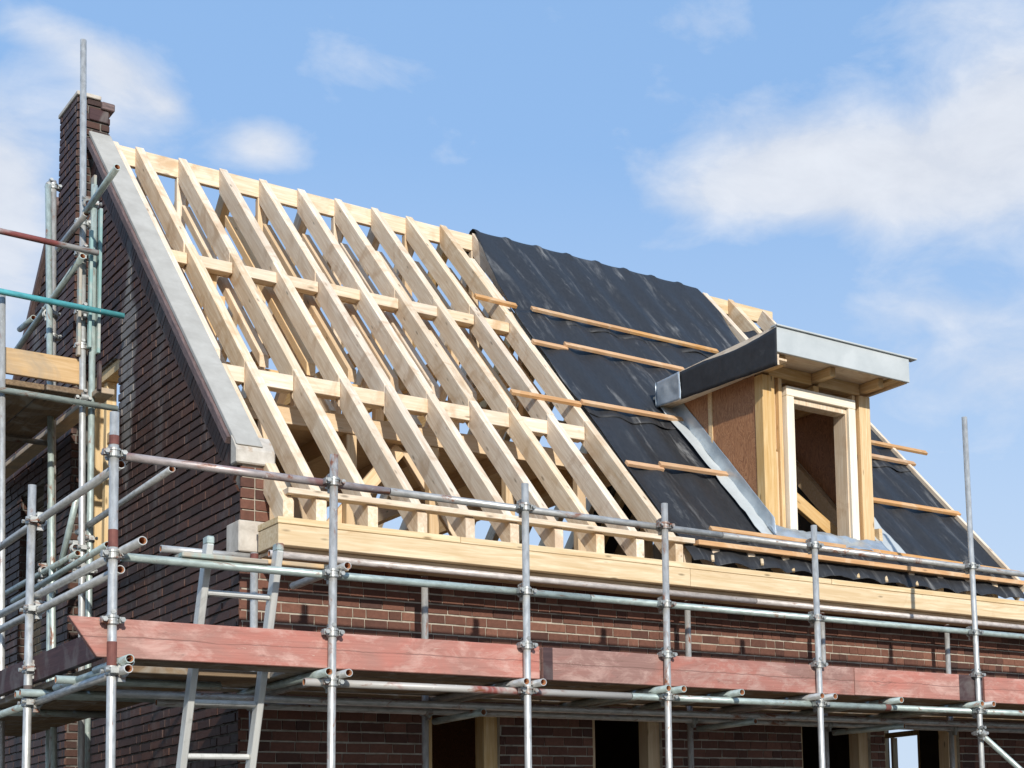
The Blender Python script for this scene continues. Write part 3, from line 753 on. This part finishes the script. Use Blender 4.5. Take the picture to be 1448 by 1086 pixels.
# black membrane folded over the left edge
def membrane():
    vs, fs = [], []; ny, nz_ = 40, 8
    for j in range(ny+1):
        y = RY0-.018 + (.86-RY0)*j/ny; kk = (y-RY0)/(RY1-RY0)
        for k in range(nz_+1):
            t_ = k/nz_; zb = 5.235+.055*kk; z = zb + (5.531-.035*kk-zb)*t_
            if t_ > .8: z -= .035*math.sin(math.pi*min(1, max(0, (y-RY0)/.9)))*(t_-.8)/.2*.8
            x = RX0-.006-.006*abs(nz(y, z, 3, 5)) - .012*(1-t_)*abs(nz(y, 0, 8, 3))
            vs.append((x, y, z))
    for j in range(ny):
        for k in range(nz_):
            a = j*(nz_+1)+k; fs.append((a, a+1, a+nz_+2, a+nz_+1))
    o = raw('membrane', vs, fs, M['felt'], dormer, smooth=True)
    md = o.modifiers.new('thickness', 'SOLIDIFY'); md.thickness = .004; md.offset = 0
membrane()
def sheet(name, grid, mat, parent, wob=.004, seed=0, sub=10, th=.003):
    """bilinear sheet from 4 corners with crumple"""
    a, b, c, d = map(Vector, grid); vs, fs = [], []; n = sub
    nr = (b-a).cross(d-a).normalized()
    for j in range(n+1):
        for i in range(n+1):
            u, v = i/n, j/n; p = (a*(1-u)+b*u)*(1-v)+(d*(1-u)+c*u)*v
            vs.append(p+nr*wob*(nz(p.x, p.y*.8, p.z+seed, 7)+.5*nz(p.x, p.y, p.z+seed, 17)))
    for j in range(n):
        for i in range(n):
            q = j*(n+1)+i; fs.append((q, q+1, q+n+2, q+n+1))
    o = raw(name, vs, fs, mat, parent, smooth=True)
    md = o.modifiers.new('thickness', 'SOLIDIFY'); md.thickness = th; md.offset = 0
    return o
sheet('zinc_cap', [(RX0-.017, .82, 5.272), (RX0-.017, RY1-.09, 5.292), (RX0-.017, RY1-.09, 5.50), (RX0-.017, .84, 5.508)], M['zinc'], dormer, .012, 3, 12)
sheet('zinc_cap', [(RX0-.017, RY1-.09, 5.292), (RX0+.13, RY1-.08, 5.292), (RX0+.13, RY1-.08, 5.50), (RX0-.017, RY1-.09, 5.50)], M['zinc'], dormer, .01, 4, 6)
def on_roof(x, y, h): return (x, y-h*s2, SL+y+h*s2)
sheet('zinc_flashing', [on_roof(3.85, -.16, .03), on_roof(3.972, -.16, .032), on_roof(3.972, 1.25, .032), on_roof(3.85, 1.25, .03)], M['zincpale'], dormer, .018, 5, 24)
sheet('zinc_flashing', [on_roof(3.966, -.15, .03), on_roof(3.966, 1.24, .03), on_roof(3.968, 1.20, .15), on_roof(3.968, -.06, .13)], M['zinc'], dormer, .008, 6, 20)
sheet('zinc_flashing', [on_roof(5.10, -.19, .032), on_roof(5.33, -.19, .036), on_roof(5.30, .62, .036), on_roof(5.10, .9, .032)], M['zincpale'], dormer, .018, 7, 18)
sheet('zinc_apron', [on_roof(3.95, -.185, .036), on_roof(5.12, -.185, .036), on_roof(5.12, -.055, .05), on_roof(3.95, -.055, .05)], M['zinc'], dormer, .03, 8, 30)
prism('apron_board', [(5.13, DY-.02, SL+DY-.03), (5.13, DY+.14, SL+DY+.15), (5.13, DY-.01, SL+DY+.14)], (.035, 0, 0), M['post'], dormer)
beam('brace', (4.16, .25, 4.62), (5.00, .25, 4.13), .05, .11, M['post'], dormer)
beam('rafter_trimmer', (DX0+.05, 1.42, SL+1.35), (DX1-.05, 1.42, SL+1.35), .06, .15, M['inner'], dormer)
for x in (DX0+.05, DX1-.05):
    prism('trimmed_rafter', [(x-.028, -.05, SL-.05-.03), (x-.028, 1.5, SL+1.5-.03), (x-.028, 1.5, SL+1.5-.2), (x-.028, -.05, SL-.05-.2)], (.056, 0, 0), M['inner'], dormer)

# ------------------------------------------------------------------ FRONT SCAFFOLD
YS, YI, XG = -1.30, -.235, -1.08
fs_ = thing('scaffold', 'steel tube scaffold with red toe boards along the front of the brick house', 'scaffold', (2.2, -1.3, 0))
def pole(px_top, py_top, px_bot, axis, val, mat, parent, ztop=None, name='pole'):
    a = at(px_top, py_top, axis, val); b = at(px_bot, 1086, axis, val)
    d = (b-a)/(b.z-a.z); base = a + d*(-a.z)
    if ztop: a = a + d*(ztop-a.z)
    o = tube(name, base, a, mat, parent); o_axis = (a-base).normalized()
    return o, (lambda z: base+(a-base)*(z/a.z)), o_axis
front = {}
for key, (tx, ty, bx, mt) in {'corner': (162, 583, 156.2, 'steel'), 'b': (472.4, 643, 468.2, 'steelrust'), 'c': (742.3, 684, 747.1, 'steel'),
                              'd': (939.5, 712, 946.2, 'steelrust'), 'e': (1150.7, 743, 1162.8, 'steel'), 'f': (1363.6, 590, 1388.7, 'steel')}.items():
    front[key] = pole(tx, ty, bx, 'y', YS, M[mt], fs_)
xg = [front[k][1](3)[0] for k in 'bcdef']
def H(px, py, y): return at(px, py, 'y', y).z
RY_ = YS+TUBE_R*2+.002
z_g1, z_g2 = 3.665, 3.165
z_led = 2.592; z_tr = z_led+TUBE_R*2+.001
# guard rails (two lengths each, butted)
g1 = tube('guard_rail', (-1.03, RY_, z_g1), (.35, RY_, z_g1-.002), M['steelmauve'], fs_)
tube('guard_rail', (.355, RY_, z_g1-.002), (2.62, RY_, z_g1-.004), M['steelrust'], fs_)
tube('guard_rail', (2.625, RY_, z_g1-.004), (8.2, RY_, z_g1+.0), M['steelrust'], fs_)
tube('guard_rail', (-1.03, RY_, z_g2), (1.62, RY_, z_g2+.008), M['steelgreen'], fs_)
tube('guard_rail', (1.625, RY_, z_g2+.008), (8.2, RY_, z_g2+.02), M['steelgreen'], fs_)
tube('ledger', (-.12, RY_, z_led), (1.9, RY_, z_led), M['redtube'], fs_)
tube('ledger', (1.905, RY_, z_led), (4.02, RY_, z_led), M['steelgreen'], fs_)
lj = tube('ledger', (4.025, RY_, z_led), (8.2, RY_, z_led), M['steelgreen'], fs_)
band(lj, (4.0, RY_, z_led), (4.05, RY_, z_led))
offY = Vector((0, TUBE_R*2+.002, 0))
for k in ('b', 'c', 'd', 'e', 'f'):
    o, pt, ax = front[k]
    for z in (z_g1, z_g2+.006): coupler(o, pt(z), ax, (1, 0, 0), offY)
    coupler(o, pt(z_led-.0), ax, (1, 0, 0), offY)
    coupler(o, pt(2.855), ax, (1, 0, 0), Vector((0, .012, 0)))
o, pt, ax = front['corner']
coupler(o, pt(z_g1-.0), ax, (1, 0, 0), offY); coupler(o, pt(z_g2), ax, (1, 0, 0), offY); coupler(o, pt(2.60), ax, (0, 1, 0), Vector((TUBE_R*2+.002, 0, 0)))
coupler(o, pt(2.845), ax, (1, 0, 0), Vector((0, .012, 0)))
band(o, pt(3.705), pt(3.75)); band(o, pt(3.20), pt(3.285)); band(o, pt(2.60), pt(2.74))
# inner standards by the wall with the tube under the eaves
inner_x = []
for px, tp in ((358, 3.455), (600, 3.41), (972, 3.415), (1162, 3.42), (1338, 3.42)):
    x = at(px, 885, 'y', YI).x; inner_x.append(x)
    p = tube('pole', (x, YI, 0), (x+.004, YI, tp), M['steelrust' if px in (972, 600) else 'steel'], fs_)
    band(p, (x+.004, YI, tp-.055), (x+.004, YI, tp-.004))
    coupler(p, (x, YI, 2.56), (0, 0, 1), (1, 0, 0), Vector((0, -.044, 0)))
x5 = at(745, 885, 'y', YI).x
tube('ledger', (.04, -.352, 3.438), (3.6, -.352, 3.437), M['steelpink'], fs_)
tube('ledger', (3.605, -.352, 3.437), (8.2, -.352, 3.436), M['steelpink'], fs_)
tube('ledger', (-.55, YI-.046, 2.56), (8.2, YI-.046, 2.56), M['steelrust'], fs_)
tube('ledger', (-.51, YI+.0445, 3.438), (.03, YI+.0445, 3.438), M['steel'], fs_)
tube('ledger', (-.9, -.72, 2.60-.045), (8.2, -.72, 2.60-.045), M['steelrust'], fs_)
# transoms: pairs poke out beside every standard under the toe board
tr_x = []
for k in ('corner', 'b', 'c', 'd', 'e', 'f'):
    x = front[k][1](2.6)[0]
    for dx in (-.055, .055):
        if k == 'corner' and dx < 0: continue
        tr_x.append(x+dx)
        tube('transom', (x+dx, YS-.085-random.uniform(0, .02), z_tr), (x+dx+.0, YI+.09, z_tr), M[random.choice(['steelgreen', 'steelrust', 'steel'])], fs_)
for px in (1048, 1273):
    x = at(px, 980, 'y', -1.36).x; tube('transom', (x, -1.37, z_tr), (x, YI+.09, z_tr), M['steelgreen'], fs_)
tube('transom', (.075, YS-.05, z_g2+.045), (.075, -.62, z_g2+.045), M['steelrust'], fs_)
# toe boards
ty0, ty1 = YS+TUBE_R+.006, YS+TUBE_R+.044
zb0, zb1 = 2.668, 2.858
xa = at(765, 935, 'y', ty0).x; xb = at(1207, 955, 'y', ty0).x; xc = at(1391, 975, 'y', ty0).x; xd = at(1355, 970, 'y', ty0).x
fr = frame_from((0, ty0, zb0), (1, ty0, zb0))
prism('toe_board', [(-1.135, ty0, zb0), (xa-.008, ty0, zb0), (xa-.008, ty0, zb1), (-1.265, ty0, zb1)], (0, ty1-ty0, 0), M['redtoe'], fs_, fr, bev=.003)
tb = box('toe_board', xa+.012, xc-.012, ty0-.003, ty1-.003, zb0-.004, zb1-.003, M['greytoe'], fs_)
tb['label'] = 'worn grey red toe board in the middle of the front lift'
tb = box('toe_board', xb, xd, ty0-.012, ty0-.004, zb0-.003, zb1-.006, M['redtoe'], fs_)
tb['label'] = 'bright red facing over the middle toe board'
box('toe_board', xc+.012, 8.2, ty0, ty1, zb0-.008, zb1-.008, M['redtoe'], fs_)
box('end_plate', xa+.012, xa+.075, ty0-.006, ty0-.0035, zb0-.003, zb1-.004, M['darktoe'], fs_)
box('end_plate', xd+.003, xc-.015, ty0-.009, ty0-.0035, zb0-.003, zb1-.004, M['darktoe'], fs_)
# diagonal brace low on the right
a = at(1386, 1037, 'y', YS-.05); b = at(1447, 1092, 'y', YS-.05)
dd = (b-a).normalized(); p = tube('brace', a-dd*.03, a+dd*2.6, M['steelgreen'], fs_)
coupler(p, a, (0, 0, 1), dd, Vector((0, -.02, 0)))
# braces under the platform between wall and outer poles
for x0, x1 in ((inner_x[1], xg[1]), (inner_x[2], xg[3]-.1), (inner_x[3], xg[4]-.1)):
    tube('brace', (x0+.05, YI-.03, 2.50), (x0+.05+(x1-x0)*.55, -.78, 2.515), M['steelgreen'], fs_)
# gable-side rails of the same scaffold
o45, pt45, ax45 = pole(45.7, 686, 36.9, 'x', XG, M['steel'], fs_)
y45 = pt45(3).y; XR_ = XG+TUBE_R*2+.002
offX = Vector((TUBE_R*2+.002, 0, 0))
tube('guard_rail', (XR_, YS+.05, 3.625), (XR_, 2.9, 3.60), M['steel'], fs_)
tube('guard_rail', (XR_, -1.60, 3.185), (XR_, 2.9, 3.20), M['steel'], fs_)
tube('guard_rail', (XR_-.0, YS+.03, 3.10), (XR_, 2.9, 3.105), M['steel'], fs_)
tube('ledger', (XR_, -1.42, 2.60), (XR_, .15, 2.59), M['steel'], fs_)
tube('ledger', (XR_, .155, 2.59), (XR_, 3.2, 2.585), M['steelgreen'], fs_)
tube('transom', (XR_+.002, -1.43, 2.647), (XR_+.002, -.9, 2.647), M['steelgreen'], fs_)
for z in (3.605, 3.105, 2.585): coupler(o45, pt45(z), ax45, (0, 1, 0), offX)
coupler(o45, pt45(2.77), ax45, (0, 1, 0), Vector((.012, 0, 0)))
band(o45, pt45(2.60), pt45(2.68), M['darktoe'])
tbx0 = XG+TUBE_R+.006
tb = box('toe_board', tbx0, tbx0+.035, YS+.36, 1.2, 2.70, 2.845, M['darktoe'], fs_, grain='y'); tb['label'] = 'dark stained toe board on the gable side'
for y in (y45-.05, y45+.05, -.55, 1.3):
    tube('transom', (XG-.05, y, 2.634), (-.30, y, 2.634), M['newboard'] if False else M['steelgreen'], fs_)

# ------------------------------------------------------------------ GABLE SCAFFOLD (taller, by the chimney)
gs = thing('scaffold', 'taller tube scaffold with teal and red rails standing against the shade-darkened brick gable', 'scaffold', (-.4, 2.3, 0))
def gpole(a, b, mat, name='pole'):
    d = (b-a)/(b.z-a.z); base = a-d*a.z
    o = tube(name, base, b, mat, gs)
    return o, (lambda z: base+(b-base)*(z/b.z)), (b-base).normalized()
XP = -.30
tall = gpole(at(115.5, 860, 'x', XP), at(118, 57, 'x', XP), M['steel'])

second = gpole(at(125.5, 870, 'x', XP+.06), at(133.5, 262, 'x', XP+.06), M['steelgreen'])

rearp = gpole(at(75, 500, 'x', XP), at(75.5, 256, 'x', XP), M['steelrust'])
gpole(at(70.5, 505, 'x', XP-.045), at(68, 262, 'x', XP-.045), M['steelgreen'])
low = gpole(at(70, 925, 'x', XP), at(72.5, 573, 'x', XP), M['steelgreen'])
outp = gpole(at(2, 900, 'y', 2.15), at(3, 415, 'y', 2.15), M['steel'])
def rail(name, p, q, mat): return tube(name, p, q, mat, gs)
YF = 2.08
rail('guard_rail', (-2.6, YF, 5.99), at(139, 358, 'y', YF), M['redtube'])
rail('guard_rail', (-2.6, YF-.02, 5.56), at(175, 447, 'y', YF-.02), M['teal'])
rail('ledger', (-2.6, YF+.02, 4.90), at(166, 578, 'y', YF+.02), M['steelgreen'])
rail('ledger', (-2.6, 3.45, 4.90), (-.16, 3.45, 4.90), M['steelrust'])
coupler(tall[0], tall[1](5.985), tall[2], (1, 0, 0), Vector((0, -.043, 0))); coupler(tall[0], tall[1](5.55), tall[2], (1, 0, 0), Vector((0, -.043, 0)))
coupler(tall[0], tall[1](4.92), tall[2], (1, 0, 0), Vector((0, -.043, 0))); coupler(tall[0], tall[1](5.30), tall[2], (1, 0, 0), Vector((0, .01, 0)))
coupler(tall[0], tall[1](6.22), tall[2], (1, 0, 0), Vector((.055, 0, 0))); coupler(second[0], second[1](6.35), second[2], (0, 1, .3), Vector((-.043, 0, 0)))
coupler(rearp[0], rearp[1](6.77), rearp[2], (1, 0, 0), Vector((-.02, 0, 0))); coupler(rearp[0], rearp[1](5.75), rearp[2], (0, 1, 0), Vector((-.04, 0, 0)))
coupler(rearp[0], rearp[1](5.58), rearp[2], (1, 0, 0), Vector((-.02, 0, 0)))
# sloping tubes running back along the gable
XB = XP-.044
for (a, b, mt) in (((22, 497), (117, 362), 'steelgreen'), ((82, 352), (122, 302), 'steelrust'), ((121, 300), (166, 236), 'steelgreen')):
    rail('brace', at(*a, 'x', XB), at(*b, 'x', XB), M[mt])
a = at(28, 466, 'x', XB); rail('brace', a, a+Vector((.0, -.4, -.02)), M['steelgreen'])
rail('guard_rail', at(-6, 847, 'x', XP-.045), at(110, 782, 'x', XP-.045), M['steelgreen'])
rail('guard_rail', at(110, 753, 'x', XP+.045), at(243, 663, 'x', XP+.045), M['steel'])
rail('guard_rail', at(19, 850, 'x', XP-.1), at(152, 770, 'x', XP-.1), M['steelgreen'])
rail('brace', at(109, 702, 'x', XP-.02), at(79, 830, 'x', XP-.02), M['steelgreen'])
for z in (3.85, 3.72): coupler(tall[0], tall[1](z), tall[2], (0, 1, 0), Vector((-.043, 0, 0)))
for z in (3.93, 3.70): coupler(second[0], second[1](z), second[2], (0, 1, 0), Vector((-.043, 0, 0)))
for z in (3.82, 3.70): coupler(low[0], low[1](z), low[2], (0, 1, 0), Vector((-.043, 0, 0)))
# toe board and board strips
box('toe_board', -2.5, -.275, 2.235, 2.27, 5.035, 5.215, M['newboard'], gs)
def strip(px, py0, py1, x, w, mat, name='upright_board'):
    a = at(px, py1, 'x', x); b = at(px, py0, 'x', x); b.y = a.y
    beam(name, a, b, .02, w, mat, gs, (0, 1, 0))
teal_b = wood('teal_weathered_board', (.30, .46, .43), (.16, .32, .31), stain=(.45, .46, .42), var=.1, knots=False)
strip(110.5, 360, 503, XP-.03, .05, M['greyboard']); strip(126, 330, 492, XP+.03, .045, teal_b); strip(138.5, 300, 500, XP+.09, .045, teal_b)
strip(131, 252, 352, XP+.095, .075, M['greyboard'])
for sgn, px in ((1, 140),): strip(px, 512, 552, XP+.06, .05, M['darktoe'])

# ------------------------------------------------------------------ loose scaffold boards (each its own thing)
def loose(name, label, x0, x1, y0, y1, z0, z1, mat, grain='x', group=None, cat='scaffold board'):
    o = box(name, x0, x1, y0, y1, z0, z1, mat, None, grain=grain, bev=.004)
    o['label'] = label; o['category'] = cat
    if group: o['group'] = group
    return o
BZ = z_tr+TUBE_R+.0015
rows = [(-1.225, -1.045), (-1.02, -.80), (-.79, -.555), (-.545, -.27), (-.20, -.035)]
nm = ['nearest the red toe board', 'second in from the red toe board', 'third in from the red toe board', 'fourth in from the red toe board', 'nearest the front brick wall']
splits = [(-1.0, 1.75, 8.1), (-.13, 2.9, 8.1), (-1.0, 1.35, 8.1), (-1.0, 2.4, 8.1), (-.3, 1.9, 8.1)]
for (a, b), n_, sp in zip(rows, nm, splits):
    for q, half in ((0, 'left'), (1, 'right')):
        dz = random.uniform(0, .004)
        loose('scaffold_board', f'weathered brown board {n_}, {half} length of the front lift', sp[q]+.006, sp[q+1]-.006, a, b, BZ+dz, BZ+dz+.036, M['board'], group='boards of the front scaffold lift')
for k, n_ in enumerate(('outermost', 'middle', 'innermost')):
    x0 = -1.015+.235*k
    loose('scaffold_board', f'{n_} of three brown boards on the lower lift beside the gable', x0, x0+.225, -.33 if k else -.33, 3.4, 2.657, 2.692, M['board'], 'y', group='boards of the lower gable lift')
nm = ['outermost', 'second from outside', 'third from outside', 'fourth from outside', 'fifth from outside', 'narrow innermost']
xs_ = [-1.55, -1.30, -1.045, -.79, -.54, -.245]; ws = [.24, .245, .245, .24, .245, .11]
for k in range(6):
    y0 = 2.15 + random.uniform(-.03, .02) if k < 5 else 2.02
    loose('scaffold_board', f'{nm[k]} of the grey edged boards under the upper gable lift', xs_[k], xs_[k]+ws[k], y0, 5.6, 4.925+.002*k, 4.965+.002*k, M['board' if k < 5 else 'newboard'], 'y', group='boards of the upper gable lift')
# offcuts lying across the rail by the ladder
loose('plank', 'short raw plank lying behind the top of the aluminium ladder', -.28, .20, -1.085, -.965, z_g2+.068, z_g2+.093, M['newboard'], cat='plank')
loose('plank', 'short grey plank left of the top of the aluminium ladder', -.75, -.32, -1.285, -1.165, z_g2+.026, z_g2+.05, M['greyboard'], cat='plank')

# ------------------------------------------------------------------ ladder
lad = thing('ladder', 'aluminium ladder rising through the gap behind the red toe board', 'ladder', (-.42, -.1, 0))
lx0, lx1 = -.575, -.215
top, dirv = Vector((0, -1.145, 3.30)), Vector((0, .375, -1.14)).normalized()
lbot = top + dirv*((3.30-.02)/-dirv.z)
for k, x in enumerate((lx0, lx1)):
    a = top+Vector((x, 0, 0)); b = lbot+Vector((x, 0, 0))
    st = beam('stile', b, a, .034, .07, M['alu'], lad, (0, -1, 0), bev=.004)
    box('end_cap', a.x-.019, a.x+.019, a.y-.034, a.y+.034, a.z-.01, a.z+.032, M['steelgreen'], st, bev=.006)
zz = 3.055
while zz > .1:
    t_ = (3.30-zz)/-dirv.z; c = top+dirv*t_
    beam('rung', (lx0+.014, c.y, zz), (lx1-.014, c.y, zz), .03, .03, M['alu'], lad, (0, .4, 1), bev=.007)
    zz -= .275

# ------------------------------------------------------------------ light and sky
SUN_EL, SUN_AZ = R(24), R(196)       # azimuth clockwise from +Y
sd = Vector((math.sin(SUN_AZ)*math.cos(SUN_EL), math.cos(SUN_AZ)*math.cos(SUN_EL), math.sin(SUN_EL)))
sun = bpy.data.lights.new('sun', 'SUN'); sun.energy = 4.3; sun.angle = R(.8); sun.color = (1, .95, .87)
so = bpy.data.objects.new('sun', sun); COL.objects.link(so)
so.rotation_euler = sd.to_track_quat('Z', 'Y').to_euler(); so.location = sd*40

w = bpy.data.worlds.new('World'); scene.world = w; w.use_nodes = True
nt = w.node_tree; bg = nt.nodes['Background']
sky = nt.nodes.new('ShaderNodeTexSky'); sky.sky_type = 'NISHITA'; sky.sun_disc = False
sky.sun_elevation = SUN_EL; sky.sun_rotation = SUN_AZ; sky.altitude = 0; sky.air_density = 1.0; sky.dust_density = 1.0; sky.ozone_density = 1.3
tc = nt.nodes.new('ShaderNodeTexCoord')
def blob(px, py, rx, ry, amp):
    """soft patch of cloud cover around one direction of the sky (sizes in degrees)"""
    d = ray(px, py).normalized(); h = Vector((d.y, -d.x, 0)).normalized(); v = h.cross(d)
    def comp(vec, sc):
        n = nt.nodes.new('ShaderNodeVectorMath'); n.operation = 'DOT_PRODUCT'
        L(nt, tc.outputs['Generated'], n.inputs[0]); n.inputs[1].default_value = vec*sc
        return n.outputs['Value']
    a = comp(h, 1/math.sin(R(rx))); b = comp(v, 1/math.sin(R(ry)))
    front_ = comp(d, 1.0)
    r2 = math_n(nt, 'ADD', math_n(nt, 'MULTIPLY', a, a), math_n(nt, 'MULTIPLY', b, b))
    e = math_n(nt, 'POWER', 2.718, math_n(nt, 'MULTIPLY', r2, -1.0))
    e = math_n(nt, 'MULTIPLY', e, math_n(nt, 'GREATER_THAN', front_, 0.0))
    return math_n(nt, 'MULTIPLY', e, amp)
blobs = [(1290, 225, 6.5, 2.0, .62), (1130, 250, 4.5, 1.5, .42), (1440, 130, 2.6, 2.4, .62), (1400, 300, 5, 1.6, .34), (1010, 285, 3.0, 1.0, .22), (165, 95, 1.5, .9, .44), (170, 150, 1.5, 1.2, .40), (240, 150, .7, .6, .36), (372, 205, 1.35, .9, .55), (0, 250, 1.9, 2.8, .62), (75, 45, 1.5, .7, .34),
         (1330, 430, 3.6, 1.2, .36), (1430, 520, 4, 1.8, .40), (10, 430, 2.5, 2.5, .40), (1330, 15, 3, .9, .26), (960, 40, 2.8, .9, .20), (560, 90, 3, .8, .16), (1060, 170, 4, 1.6, .14)]
tot = None
for b_ in blobs:
    x = blob(*b_); tot = x if tot is None else math_n(nt, 'ADD', tot, x)
mp = nt.nodes.new('ShaderNodeMapping'); mp.inputs['Scale'].default_value = (1, 1, 1.9); L(nt, tc.outputs['Generated'], mp.inputs[0])
n1 = fbm(nt, mp.outputs[0], 15, 10, .60, .3); n2 = fbm(nt, mp.outputs[0], 2.6, 5, .55)
cov = math_n(nt, 'ADD', tot, math_n(nt, 'MULTIPLY', math_n(nt, 'SUBTRACT', n1, .5), .85))
cov = math_n(nt, 'ADD', cov, math_n(nt, 'MULTIPLY', math_n(nt, 'SUBTRACT', n2, .5), .3))
mask = ramp(nt, cov, [(.10, (0, 0, 0)), (.30, (.38, .38, .38)), (.58, (.92, .92, .92)), (.8, (1, 1, 1))]).outputs[0]
sep = nt.nodes.new('ShaderNodeSeparateXYZ'); L(nt, tc.outputs['Generated'], sep.inputs[0])
hz = ramp(nt, sep.outputs['Z'], [(.0, (.95, .95, .95)), (.16, (.70, .70, .70)), (.28, (.40, .40, .40)), (.42, (.10, .10, .10)), (.9, (.0, .0, .0))]).outputs[0]
AIR = (1.66, 3.18, 5.75)
HAZE = (4.0, 4.75, 5.75)
CLOUD = (5.0, 5.3, 5.85)
c = mix(nt, .75, sky.outputs[0], AIR)
c = mix(nt, hz, c, HAZE)
shade = ramp(nt, n1, [(.35, (.88, .89, .91)), (.65, (1, 1, 1))]).outputs[0]
cl = mix(nt, 1.0, CLOUD, shade, 'MULTIPLY')
c = mix(nt, mask, c, cl)
L(nt, c, bg.inputs[0]); bg.inputs[1].default_value = .15

# ------------------------------------------------------------------ camera and view
cam = bpy.data.cameras.new('camera'); co = bpy.data.objects.new('camera', cam); COL.objects.link(co)
cam.sensor_fit = 'HORIZONTAL'; cam.sensor_width = 36; cam.lens = F/1448*36
cam.shift_x = -(CX-724)/1448; cam.shift_y = (CY-543)/1448
cam.clip_start = .1; cam.clip_end = 2000
m = Matrix((RX, UP, -FW)).transposed().to_4x4(); m.translation = EYE
co.matrix_world = m
scene.camera = co
scene.view_settings.view_transform = 'Standard'; scene.view_settings.look = 'None'
scene.view_settings.exposure = .08; scene.view_settings.gamma = 1
scene.render.resolution_x, scene.render.resolution_y = 1024, 768
scene.cycles.max_bounces = 8; scene.cycles.diffuse_bounces = 5
